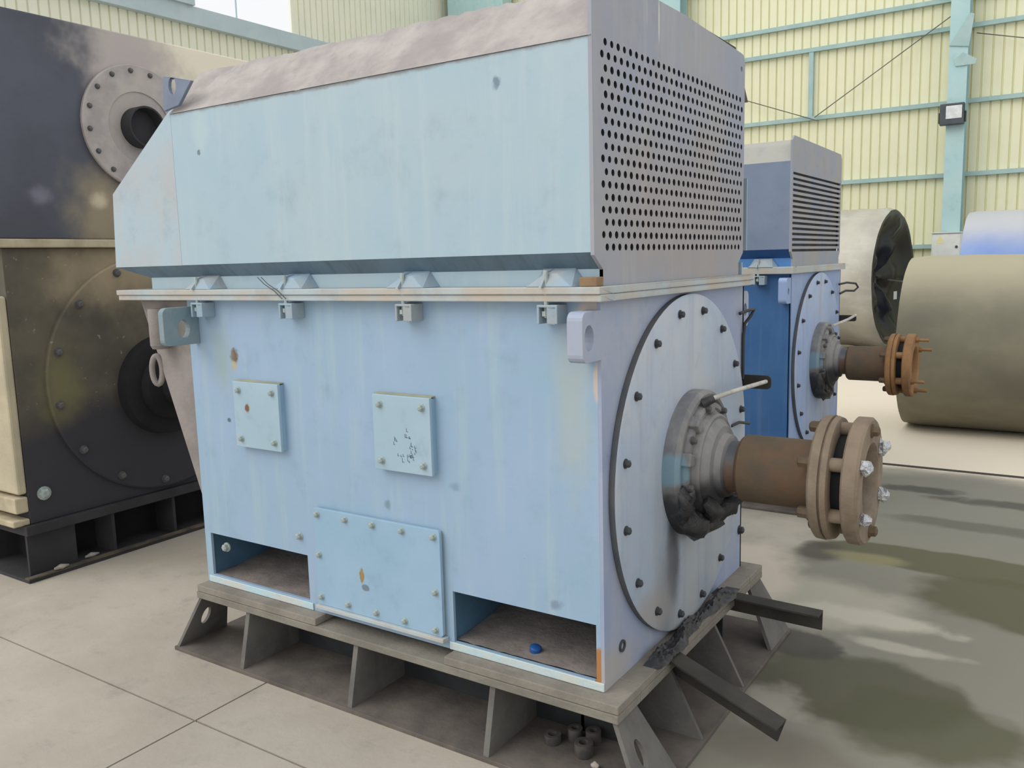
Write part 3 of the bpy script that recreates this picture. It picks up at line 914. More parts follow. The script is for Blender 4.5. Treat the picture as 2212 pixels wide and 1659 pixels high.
# hood
YN, YF, YNN, YFN = -0.033, 1.305, 0.02, 1.252
ZB, ZE, ZT = 1.648, 2.239, 2.42
XR = -0.0005
XS = -1.88
b = MB().plate([(XS, ZB), (XR, ZB), (XR, ZE), (XS, ZE)], [], XZ, YN, YN + 0.006)
hood = part('hood_side', b, 'hood_blue', motor, bevel=0.001)
part('hood_side', MB().box(-2.3, XR, YF - 0.006, YF, ZB, ZE - 0.3), 'hood_blue', motor)
b = MB()
b.hexa([(-2.17, YNN, 1.600), (XR, YNN, 1.600), (XR, YNN + 0.006, 1.600), (-2.17, YNN + 0.006, 1.600), (-2.339, YN, ZB), (XR, YN, ZB), (XR, YN + 0.006, ZB), (-2.339, YN + 0.006, ZB)])
part('hood_underside', b, 'hood_under_shade', motor)
b = MB().box(-2.17, XR, YNN, YNN + 0.008, 1.551, 1.600).box(-2.17, XR, YFN - 0.008, YFN, 1.551, 1.60).box(-2.17, -2.162, YNN + 0.008, YFN - 0.008, 1.551, 1.60)
part('hood_neck', b, 'hood_blue', motor)
# outlet end of the hood: slanted and dusty
v = [(-2.339, YN, ZB), (XS, YN, ZB), (XS, YN, ZE), (-1.905, YN, ZE), (-2.315, YN, 1.957),
     (-2.339, YF, ZB), (XS, YF, ZB), (XS, YF, ZE), (-1.905, YF, ZE), (-2.315, YF, 1.957),
     (-1.86, 0.12, ZT), (-1.86, 1.15, ZT), (-2.17, YNN, 1.600), (-2.17, YFN, 1.600)]
f = [(0, 1, 2, 3, 4), (5, 9, 8, 7, 6), (0, 4, 9, 5), (4, 3, 10, 11, 8, 9), (3, 2, 10), (8, 11, 7), (0, 5, 13, 12)]
part('outlet_hood', MB().add(v, f), 'hood_grey_dusty', motor)
# roof with dust
b = MB()
NXg = 60
prof = [(YN - 0.004, ZE), (0.02, ZE + 0.066), (0.07, ZE + 0.124), (0.12, ZT), (0.64, ZT + 0.012), (1.15, ZT), (YF, ZE)]
rnd = random.Random(3)
vs, fs = [], []
for i in range(NXg + 1):
    x = XS + 0.004 + (XR - XS - 0.006) * i / NXg
    for j, (yy, zz) in enumerate(prof):
        wv = rnd.uniform(-0.004, 0.005) if 0 < j < 6 else 0
        vs.append((x, yy, zz + wv))
n = len(prof)
for i in range(NXg):
    for j in range(n - 1):
        fs.append((i * n + j, (i + 1) * n + j, (i + 1) * n + j + 1, i * n + j + 1))
part('hood_roof', MB().add(vs, fs), 'dust_top', motor, smooth=60)
# perforated inlet plate with solid upper part
b = MB()
perforated(b, 0.0, YN, YF - 0.05, 1.640, 2.262, 17, 29, 0.0358, 0.0412, 2.235, 0.047, 0.0107)
pl = part('inlet_plate', b, ['inlet_grey', 'tube_dark'], motor)
b = MB()
b.plate([(YN, 2.262), (YF - 0.05, 2.262), (YF - 0.05, 2.36)] + [(YF - 0.08 + 0.03 * math.cos(math.radians(a)), 2.375 + 0.03 * math.sin(math.radians(a)) * 1.2) for a in (0, 30, 60, 90)] + [(0.64, 2.432), (0.02, 2.425), (YN, 2.39)], [circle2(1.215, 2.352, 0.011, 10)], YZ, -0.012, 0.0)
part('inlet_plate_top', b, 'inlet_grey', pl)
part('plate_return', MB().box(-0.012, 0.0, YN - 0.0008, YN, 1.640, 2.39), 'inlet_grey', pl)
b = MB().plate([(YN, 1.640), (YNN + 0.0, 1.598), (YNN, 1.551), (YFN - 0.05, 1.551), (YFN - 0.05, 1.60), (YF - 0.05, 1.640)], [], YZ, -0.012, 0.0)
part('inlet_plate_bottom', b, 'inlet_grey', pl)
part('shade_backing', MB().box(-0.30, -0.072, 0.0, 1.24, 1.645, 2.255), 'tube_dark', motor)  # dark box added behind the holes in place of the unlit interior
# lifting plate on the roof
b = MB().plate([(-1.895, 2.25), (-1.885, 2.382), (-1.712, 2.343), (-1.80, 2.262)], [circle2(-1.830, 2.338, 0.022, 14, 0.034)], XZ, -0.05, -0.036)
part('lifting_plate', b, 'lift_slate', motor, bevel=0.002)

# hold-down clamps
for x in (-1.775, -1.262, -0.700, -0.148):
    clamp(motor, x, 'clamp_blue', 'clamp_blue')
# lugs
lug(motor, -1.875, -1.845, -0.165, 0.0, 1.330, 1.482, -0.072, 1.395, 'lug_teal')
lug(motor, -0.050, 0.001, -0.112, -0.0005, 1.335, 1.482, -0.072, 1.405, 'body_end')
lug(motor, -0.050, 0.001, WD + 0.0005, WD + 0.06, 1.335, 1.482, WD + 0.02, 1.405, 'body_end', hr=0.02, side=1)

# shield, bearing, shaft, coupling
sh, bh = end_group(motor, WD, SHY, SHZ, 0.0, 'shield_grey', 'shield_rim', 'bearing_grey', 'grease_black')
coupling(motor, 0.214, SHY, SHZ, 'coupling_brown', 'coupling_disc', True, 20)
# grease thrown under the bearing
gp = []
for k in range(15):
    a = math.radians(190 + 8.5 * k)
    gp.append(((0.075 + 0.02 * math.sin(k * 1.3), SHY + 0.232 * math.cos(a), SHZ + 0.222 * math.sin(a)), 0.020 + 0.026 * math.sin(PI * k / 14)))
part('grease_lump', lumpy(gp, 11, 14, 0.22), 'grease_black', bh, smooth=80)
gp = [((0.125 + 0.02 * math.sin(k), SHY + 0.16 * math.cos(math.radians(215 + 11 * k)), SHZ + 0.17 * math.sin(math.radians(215 + 11 * k))), 0.020 + 0.022 * math.sin(PI * k / 11)) for k in range(12)]
part('grease_lump', lumpy(gp, 12, 14, 0.22), 'grease_black', bh, smooth=80)
part('grease_lump', lumpy([((0.10, 0.60, 0.71), 0.02), ((0.13, 0.63, 0.73), 0.03), ((0.165, 0.66, 0.755), 0.026), ((0.195, 0.69, 0.775), 0.014)], 14, 12, 0.25), 'grease_black', bh, smooth=80)
# temperature probe and its bracket
part('probe_rod', MB().tube([(0.115, 0.60, 1.140), (0.11, 0.9, 1.130), (0.10, 1.262, 1.112)], 0.0085, 10), 'rod_white', motor, smooth=60)
part('probe_boss', MB().cyl((0.085, 0.585, 1.122), (0.122, 0.605, 1.141), 0.017, 0.014, 10), 'bolt_dark', motor, smooth=40)
part('probe_bracket', MB().plate(rrect(-0.01, 0.118, 1.078, 1.135, 0.018, 4, (1, 0, 0, 1)), [], XZ, 1.2725, 1.280), 'bar_dark', motor)
part('conduit', MB().tube([(0.012, 1.19, 1.395), (0.030, 1.24, 1.405), (0.045, 1.272, 1.408), (0.035, 1.266, 1.385), (0.012, 1.255, 1.35), (0.008, 1.25, 1.30), (0.008, 1.25, 1.12)], 0.007, 8), 'cable_black', motor, smooth=60)
part('cable_tail', MB().tube([(0.026, 1.06, 0.955), (0.045, 1.10, 0.965), (0.050, 1.15, 0.955), (0.055, 1.19, 0.945)], 0.006, 8), 'cable_black', motor, smooth=60)
bolt(motor, (0.0, 1.245, 0.47), (1, 0, 0), 0.016, 'bolt_dark', name='earth_bolt')
b = MB().plate(circle2(0.118, 0.405, 0.020, 16), [circle2(0.118, 0.405, 0.013, 16)], YZ, 0.001, 0.006)
part('drain_ring', b, 'bolt_dark', motor)

# dusty duct under the rear overhang, with a drain pipe and a ring handle
b = MB().hexa([(LX - 0.03, 0.03, 0.62), (LX - 0.001, 0.03, 0.62), (LX - 0.001, 1.2, 0.62), (LX - 0.03, 1.2, 0.62),
               (-2.285, 0.03, 1.507), (LX - 0.001, 0.03, 1.507), (LX - 0.001, 1.2, 1.507), (-2.285, 1.2, 1.507)])
part('rear_duct', b, 'duct_dusty', motor, bevel=0.01)
part('drain_pipe', MB().cyl((-2.10, -0.01, 1.315), (-2.10, -0.01, 1.47), 0.042, 0.042, 20).cyl((-2.10, -0.01, 1.30), (-2.10, -0.01, 1.315), 0.034, 0.042, 20), 'duct_dusty', motor, smooth=40)
ring = [(-2.185 + 0.016 * math.cos(t), 0.02 + 0.014 * math.cos(t), 1.20 + 0.062 * math.sin(t)) for t in [2 * PI * k / 20 for k in range(21)]]
part('ring_handle', MB().tube(ring, 0.013, 8), 'duct_dusty', motor, smooth=60)
# loose wires by the second clamp
for dx in (0.0, 0.02):
    part('tie_wire', MB().tube([(-1.40 + dx, -0.06, 1.595), (-1.36 + dx, -0.065, 1.57), (-1.31 + dx, -0.064, 1.545), (-1.27 + dx, -0.063, 1.515)], 0.0016, 5), 'cable_black', motor)


# ================================================================== STEEL BASE FRAMES
def base_frame(name, label, x0, x1, y0, y1, zt, ex, ey, gx, gy, mtop, mface, mdark, detail=True, loc=(0, 0, 0)):
    """splayed welded skid: top rails, bottom plate, recessed webs, gussets, holed corner plates"""
    r = thing(name, label, 'machine base', loc)
    t = 0.03
    tz = zt - t
    # rails on top
    for (a, c_, d, e) in ((x0, x1, y0, y0 + 0.16), (x0, x1, y1 - 0.16, y1)):
        part('top_rail', MB().box(a, c_, d, e, tz, zt - 0.002), mtop, r, bevel=0.003)
    for (a, c_) in ((x0, x0 + 0.16), (x1 - 0.16, x1)):
        part('cross_rail', MB().box(a, c_, y0 + 0.16, y1 - 0.16, tz, zt - 0.002), mtop, r, bevel=0.003)
    # bottom plate frame
    bx0, bx1, by0, by1 = x0 - ex, x1 + ex, y0 - ey, y1 + ey
    bz = 0.016
    b = MB().plate([(bx0, by0), (bx1, by0), (bx1, by1), (bx0, by1)], [[(bx0 + 0.36, by0 + 0.36), (bx1 - 0.36, by0 + 0.36), (bx1 - 0.36, by1 - 0.36), (bx0 + 0.36, by1 - 0.36)]], XY, 0.001, bz)
    part('bottom_plate', b, 'base_floor', r, bevel=0.002)
    # recessed webs
    wi = 0.26
    part('web_plate', MB().box(x0 + 0.08, x1 - 0.08, y0 + wi, y0 + wi + 0.012, bz, tz), mdark, r)
    part('web_plate', MB().box(x0 + 0.08, x1 - 0.08, y1 - wi - 0.012, y1 - wi, bz, tz), mdark, r)
    part('web_plate', MB().box(x1 - wi - 0.012, x1 - wi, y0 + wi, y1 - wi, bz, tz), mdark, r)
    part('web_plate', MB().box(x0 + wi, x0 + wi + 0.012, y0 + wi, y1 - wi, bz, tz), mdark, r)
    q = 0.012
    for x in gx:
        part('gusset', MB().plate([(y0 + 0.012, tz), (y0 + wi, tz), (y0 + wi, bz), (by0 + 0.01, bz)], [], YZ, x - 0.011, x + 0.011), mface, r)
        part('gusset', MB().plate([(y1 - 0.012, tz), (y1 - wi, tz), (y1 - wi, bz), (by1 - 0.01, bz)], [], YZ, x - 0.011, x + 0.011), mface, r)
    for y in gy:
        part('gusset', MB().plate([(x1 - 0.012, tz), (x1 - wi, tz), (x1 - wi, bz), (bx1 - 0.01, bz)], [], XZ, y - 0.008, y + 0.008), mface, r)
    # splayed corner plates with oval holes, both ends
    for sx, xt, xb in ((1, x1 - 0.012, bx1 - 0.012), (-1, x0 + 0.012, bx0 + 0.012)):
        for sy, yt, yb in ((-1, y0 + 0.008, by0 + 0.008), (1, y1 - 0.008, by1 - 0.008)):
            def fn(u, v, d, sx=sx, xt=xt, xb=xb):
                k = (tz - v) / (tz - bz)
                return (xt + (xb - xt) * k + d * sx, u, v)
            inn_t = yt - sy * 0.135
            inn_b = yt - sy * 0.20
            ym = (yt + inn_t) / 2 + sy * 0.015
            b = MB().plate([(yt, tz), (inn_t, tz), (inn_b, bz), (yb, bz)], [circle2(ym, bz + (tz - bz) * 0.52, 0.022, 18, 0.042)], fn, -0.012, 0.004)
            part('corner_plate', b, mface, r)
    return r


bx = base_frame('base_frame', 'splayed grey steel base frame under the pale blue motor, with gussets', -1.92, 0.075, -0.062, 1.335, 0.272, 0.115, 0.05,
                (-1.605, -1.005, -0.39), (0.36, 0.78), 'base_rail', 'base_grey', 'base_dark')
# shim plates carrying the motor feet
for (x0, x1) in ((-1.915, -1.205), (-0.585, 0.075)):
    part('shim_plate', MB().box(x0, x1, -0.06, 0.10, 0.271, 0.2995), 'base_dust', bx, bevel=0.003)
    part('shim_plate', MB().box(x0, x1, 1.17, 1.333, 0.271, 0.2995), 'base_dust', bx, bevel=0.003)
part('shim_plate', MB().box(-0.08, 0.074, 0.10, 1.17, 0.271, 0.2995), 'base_dust', bx, bevel=0.003)
# angle bars sticking out of the end
def angle_bar(p, q, w_, t_, parent, mname, upv=(0, 0, 1), flip=1):
    p, q = Vector(p), Vector(q)
    d = (q - p)
    L = d.length
    d.normalize()
    s = d.cross(Vector(upv)).normalized() * flip
    n = s.cross(d) * flip
    if n.z < 0:
        n = -n
    b = MB()

    def P(a, bb, cc): return p + d * a + s * bb + n * cc
    b.hexa([P(0, 0, 0), P(L, 0, 0), P(L, w_, 0), P(0, w_, 0), P(0, 0, t_), P(L, 0, t_), P(L, w_, t_), P(0, w_, t_)])
    b.hexa([P(0, 0, -w_), P(L, 0, -w_), P(L, t_, -w_), P(0, t_, -w_), P(0, 0, 0), P(L, 0, 0), P(L, t_, 0), P(0, t_, 0)])
    return part('angle_bar', b, mname, parent, bevel=0.001)


angle_bar((0.055, 0.40, 0.290), (0.455, 0.36, 0.160), 0.078, 0.008, bx, 'bar_dark')
angle_bar((0.0, 0.985, 0.292), (0.415, 0.985, 0.285), 0.070, 0.008, bx, 'bar_dark')
# black sealing compound along the foot of the end shield
rnd = random.Random(31)
vs, fs = [], []
NA, NB = 9, 72
for j in range(NB + 1):
    v = j / NB
    xo = 0.012 * math.sin(9 * v) + 0.006 * math.sin(31 * v)
    for i in range(NA + 1):
        u = i / NA
        e = min(1.0, 4 * u + 0.5, 4 * (1 - u)) * min(1.0, 10 * v, 10 * (1 - v))
        hgt = e * (0.016 + 0.010 * math.sin(17 * v + 3 * u) + rnd.uniform(-0.006, 0.012))
        vs.append((0.027 + u * (0.055 + xo) + rnd.uniform(-0.002, 0.002), 0.22 + 0.80 * v, 0.2998 + max(hgt, 0.0)))
for j in range(NB):
    for i in range(NA):
        a = j * (NA + 1) + i
        fs.append((a, a + 1, a + NA + 2, a + NA + 1))
part('sealing_compound', MB().add(vs, fs), 'grease_black', motor, smooth=60)

# ------------------------------------------------------------------ loose things on the base
def ring_part(name, label, x, y, z, r, h, grp='loose steel bushings in the base bay', tilt=None):
    prof = [(0, r), (0.004, r * 1.04), (h, r * 1.04), (h, r * 0.55), (0.0, r * 0.55)]
    b = MB()
    seg = 22
    vs, fs = [], []
    for zz, rr in prof:
        for i in range(seg):
            t = 2 * PI * i / seg
            vs.append((rr * math.cos(t), rr * math.sin(t), zz))
    n = len(prof)
    for k in range(n):
        k2 = (k + 1) % n
        for i in range(seg):
            j = (i + 1) % seg
            fs.append((k * seg + i, k * seg + j, k2 * seg + j, k2 * seg + i))
    o = link(name, b.add(vs, fs).mesh(name, ['ring_dark'], 40), None, (x, y, z), tilt)
    return tag(o, label, 'bushing', grp)


ring_part('steel_bushing', 'dark steel bushing lying apart, left of the bushing cluster in the base bay', -0.245, 0.085, 0.017, 0.028, 0.030)
ring_part('steel_bushing', 'small dark steel bushing at the left of the base bay cluster', -0.185, 0.135, 0.017, 0.024, 0.045)
ring_part('steel_bushing', 'dark steel bushing at the back of the base bay cluster', -0.125, 0.152, 0.017, 0.025, 0.045)
ring_part('steel_bushing', 'largest dark steel bushing at the front of the base bay cluster', -0.118, 0.072, 0.017, 0.030, 0.045)
ring_part('steel_bushing', 'flat grey ring beside the last gusset of the base frame', -0.46, 0.03, 0.017, 0.028, 0.012)
b = MB().cyl((0, 0, 0), (0, 0, 0.014), 0.020, 0.020, 20).cyl((0, 0, 0.014), (0, 0, 0.018), 0.020, 0.015, 20)
tag(link('bottle_cap', b.mesh('bottle_cap', ['cap_blue'], 40), None, (-0.30, 0.075, 0.334), (0.1, 0.25, 0)), 'small blue plastic cap on the dust inside the right foot opening', 'cap')
st = lumpy([((-0.012, 0, 0.010), 0.006), ((0, 0, 0.012), 0.014), ((0.014, 0, 0.010), 0.006)], 3, 8, 0.25)
tag(link('pebble', st.mesh('pebble', ['stone'], 60), None, (-0.05, 0.02, 0.018)), 'pale pebble on the base plate beside the holed corner plate', 'stone')

# ================================================================== SECOND MOTOR
M2 = (-0.345, 3.21, 0.0)
m2 = thing('electric_motor', 'deep blue electric motor with slotted grey inlet, standing behind the pale blue one', 'motor', M2)
W2 = 1.315
part('side_plate', MB().box(LX, 0, 0, 0.012, 0.30, 1.507), 'motor2_side', m2, bevel=0.002)
part('side_plate', MB().box(LX, 0, W2 - 0.012, W2, 0.30, 1.507), 'motor2_side', m2)
part('end_plate', MB().box(-0.012, 0.0, 0.0, W2, 0.30, 1.507), 'motor2_end', m2, bevel=0.003)
part('rear_plate', MB().box(LX, LX + 0.012, 0.012, W2 - 0.012, 0.30, 1.507), 'motor2_side', m2)
b = MB().box(LX - 0.1, 0.025, -0.05, 0.03, 1.508, 1.552).box(LX - 0.1, 0.025, W2 - 0.03, W2 + 0.04, 1.508, 1.552).box(-0.06, 0.025, 0.03, W2 - 0.03, 1.508, 1.552)
part('hood_flange', b, 'flange_dusty', m2, bevel=0.004)
YN2, YF2 = -0.02, W2 - 0.05
part('hood_side', MB().box(LX, -0.012, YN2, YN2 + 0.006, 1.66, 2.192), 'motor2_hood', m2)
part('hood_side', MB().box(LX, -0.012, YF2 - 0.006, YF2, 1.66, 2.192), 'motor2_hood', m2)
b = MB().hexa([(LX, 0.03, 1.605), (-0.012, 0.03, 1.605), (-0.012, 0.036, 1.605), (LX, 0.036, 1.605), (LX, YN2, 1.66), (-0.012, YN2, 1.66), (-0.012, YN2 + 0.006, 1.66), (LX, YN2 + 0.006, 1.66)])
part('hood_underside', b, 'motor2_under_shade', m2)
part('hood_neck', MB().box(LX, -0.012, 0.03, 0.038, 1.552, 1.605), 'motor2_neck', m2)
prof2 = [(YN2, 2.192), (0.06, 2.30), (0.10, 2.33), (W2 - 0.12, 2.33), (YF2, 2.192)]
vs, fs = [], []
for x in (LX, -1.2, -0.6, -0.012):
    for (yy, zz) in prof2:
        vs.append((x, yy, zz))
for i in range(3):
    for j in range(4):
        fs.append((i * 5 + j, (i + 1) * 5 + j, (i + 1) * 5 + j + 1, i * 5 + j + 1))
fs.append((0, 1, 2, 3, 4))
part('hood_roof', MB().add(vs, fs), 'motor2_dust', m2)
# inlet plate: bars between horizontal slots
slots = []
nsl = 15
for k in range(nsl):
    zc = 2.120 - k * (2.120 - 1.652) / (nsl - 1)
    slots.append([(YN2 + 0.025, zc - 0.008), (YF2 - 0.025, zc - 0.008), (YF2 - 0.025, zc + 0.008), (YN2 + 0.025, zc + 0.008)])
b = MB().plate([(YN2, 1.645), (0.03, 1.60), (0.03, 1.552), (W2 - 0.08, 1.552), (W2 - 0.08, 1.60), (YF2, 1.635), (YF2, 2.30), (YF2 - 0.03, 2.335), (0.02, 2.345), (YN2, 2.315)], slots, YZ, -0.012, 0.0)
p2 = part('inlet_plate', b, 'motor2_grey', m2)
part('shade_backing', MB().box(-0.2, -0.022, 0.01, YF2 - 0.01, 1.64, 2.14), 'slot_grey', m2)  # grey box behind the slots stands in for the shaded interior
x = -0.185
clamp(m2, x, 'clamp_blue', 'clamp_blue')
clamp(m2, -0.75, 'clamp_blue', 'clamp_blue')
lug(m2, -0.05, 0.001, -0.10, -0.0005, 1.325, 1.485, -0.055, 1.40, 'motor2_end', 0.016)
sh2, bh2 = end_group(m2, W2, 0.636, SHZ, 0.0, 'motor2_shield', 'shield_rim', 'motor2_bearing' if 'motor2_bearing' in MATS else 'bearing_grey', 'grease_black')
gp = [((0.075, SHY + 0.24 * math.cos(math.radians(195 + 9 * k)), SHZ + 0.23 * math.sin(math.radians(195 + 9 * k))), 0.02 + 0.02 * math.sin(PI * k / 13)) for k in range(14)]
part('grease_lump', lumpy(gp, 41, 12, 0.35), 'grease_black', bh2, smooth=80)
coupling(m2, 0.214, SHY, SHZ - 0.01, 'coupling_brown', 'rust_orange', False, 60)
part('hook_cable', MB().tube([(0.02, 1.19, 1.40), (0.06, 1.26, 1.41), (0.10, 1.36, 1.40), (0.11, 1.40, 1.37), (0.09, 1.36, 1.345), (0.05, 1.27, 1.35), (0.02, 1.22, 1.33)], 0.008, 8), 'cable_black', m2, smooth=60)
part('probe_rod', MB().tube([(0.115, 0.62, 1.14), (0.11, 1.1, 1.15), (0.11, 1.34, 1.165)], 0.010, 8), 'rod_white', m2, smooth=60)
part('probe_bracket', MB().plate(rrect(-0.01, 0.12, 1.12, 1.165, 0.015, 4, (1, 0, 0, 1)), [], XZ, W2 + 0.0005, W2 + 0.009), 'bar_dark', m2)
bolt(m2, (0.026, 0.80, 0.455), (1, 0, 0), 0.012, 'bolt_dark', name='earth_bolt')
b2 = base_frame('base_frame', 'low dark steel base frame under the deep blue motor', -1.92, 0.05, -0.06, W2 + 0.06, 0.30, 0.10, 0.05,
                (-1.6, -1.0, -0.4), (0.36, 0.85), 'base_rail', 'base_grey', 'base_dark', loc=M2)

# ================================================================== LEFT DARK MACHINE
XF = -3.47
YA, YB = 0.05, 1.75
dm = thing('electric_motor', 'big dark dusty motor with round duct flange, at the left behind the pale blue one', 'motor', (0, 0, 0))
XBk = -5.6
ZTOP = 2.97
cy, cz = 0.90, 1.02
part('body', MB().box(XBk, XF, YA, YB, 0.30, 1.765), 'dark_body', dm, bevel=0.004)
part('side_cover', MB().box(XBk + 0.3, XF - 0.0, YA - 0.05, YA - 0.001, 0.47, 1.52), 'dark_body_side_lit', dm, bevel=0.012)
part('side_foot', MB().box(XBk, XF + 0.0, YA - 0.09, YA - 0.001, 0.300, 0.335).box(XBk, XF, YA - 0.07, YA - 0.001, 0.37, 0.455), 'dark_ledge', dm, bevel=0.008)
part('hood_flange', MB().box(XBk, XF + 0.035, YA - 0.06, YB + 0.06, 1.767, 1.812), 'dark_ledge', dm, bevel=0.006)
part('hood', MB().box(XBk, XF + 0.01, YA - 0.05, YB + 0.05, 1.8125, ZTOP), 'dark_hood', dm, bevel=0.008)
part('end_shield', MB().lathe([(XF + 0.0, 0.0), (XF + 0.0, 0.70), (XF + 0.016, 0.70), (XF + 0.022, 0.69), (XF + 0.022, 0.0)], cy, cz, 96), 'dark_body', dm, smooth=30)
for k in range(14):
    a = 2 * PI * (k + 0.35) / 14
    bolt(dm, (XF + 0.022, cy + 0.65 * math.cos(a), cz + 0.65 * math.sin(a)), (1, 0, 0), 0.019, 'bearing_bolt')
part('bearing_housing', MB().lathe([(XF + 0.02, 0.30), (XF + 0.09, 0.29), (XF + 0.10, 0.27), (XF + 0.10, 0.20), (XF + 0.16, 0.19), (XF + 0.17, 0.11), (XF + 0.30, 0.11), (XF + 0.30, 0.0)], cy, cz - 0.07, 48), 'pure_black', dm, smooth=30)
bolt(dm, (XF, 0.135, 0.453), (1, 0, 0), 0.030, 'bolt_pale', name='earth_bolt', h=0.012)
fx = XF + 0.01
rf = part('duct_flange', MB().lathe([(fx, 0.20), (fx, 0.345), (fx + 0.012, 0.35), (fx + 0.026, 0.35), (fx + 0.032, 0.343), (fx + 0.032, 0.20)], 0.88, 2.45, 64, closed=True), 'dark_pipe', dm, smooth=30)
part('duct_cone', MB().lathe([(fx + 0.028, 0.30), (fx + 0.034, 0.26), (fx + 0.02, 0.17), (fx + 0.012, 0.13), (fx + 0.012, 0.0)], 0.88, 2.45, 48, cap=False), 'dark_pipe', dm, smooth=50)
part('duct_mouth_shade', MB().lathe([(fx + 0.013, 0.0), (fx + 0.013, 0.099), (fx + 0.018, 0.099), (fx + 0.018, 0.0)], 0.88, 2.45, 40), 'dark_base', rf)  # dark disc stands in for the shade inside the open pipe
part('duct_rim', MB().lathe([(fx + 0.004, 0.115), (fx + 0.10, 0.115), (fx + 0.10, 0.105), (fx + 0.02, 0.10)], 0.88, 2.45, 40, closed=True), 'dark_base', rf, smooth=40)
for k in range(16):
    a = 2 * PI * (k + 0.3) / 16
    bolt(rf, (fx + 0.032, 0.88 + 0.315 * math.cos(a), 2.45 + 0.315 * math.sin(a)), (1, 0, 0), 0.012, 'bearing_bolt')
b3 = thing('base_frame', 'black steel base frame under the big dark motor at the left', 'machine base')
part('top_rail', MB().box(XBk, XF + 0.03, YA - 0.04, YB + 0.05, 0.245, 0.299), 'dark_base', b3, bevel=0.004)
part('bottom_plate', MB().box(XBk, XF + 0.06, YA - 0.07, YB + 0.08, 0.001, 0.018), 'dark_base', b3, bevel=0.002)
part('web_plate', MB().box(XBk + 0.1, XF - 0.16, YA + 0.14, YB - 0.14, 0.018, 0.245), 'pure_black', b3)
part('corner_plate', MB().box(XF - 0.02, XF + 0.0, YA - 0.03, YA + 0.235, 0.018, 0.245), 'dark_base', b3, bevel=0.002)
part('corner_plate', MB().box(XF - 0.02, XF + 0.0, YB - 0.235, YB + 0.03, 0.018, 0.245), 'dark_base', b3, bevel=0.002)
for y in (0.50, 0.90, 1.30):
    part('gusset', MB().box(XF - 0.16, XF + 0.02, y - 0.009, y + 0.009, 0.018, 0.245), 'dark_base', b3)
for x in (-3.95, -4.5, -5.05):
    part('gusset', MB().box(x - 0.009, x + 0.009, YA - 0.03, YA + 0.14, 0.018, 0.245), 'dark_base', b3)
part('shim_strip', MB().box(XF + 0.02, XF + 0.062, YA - 0.07, YB + 0.06, 0.0185, 0.026), 'grime_brown', b3)
for nm, lb, (px, py, pz) in (('pebble', 'white pebble in the black base bay at the left', (-3.475, 0.37, 0.018)),
                             ('pebble', 'white pebble by the front corner of the black base', (-3.415, 0.16, 0.026))):
    st = lumpy([((0, -0.04, 0.012), 0.006), ((0, 0, 0.014), 0.015), ((0, 0.04, 0.012), 0.006)], 8, 8, 0.3)
    tag(link(nm, st.mesh(nm, ['stone'], 60), None, (px, py, pz)), lb, 'stone')


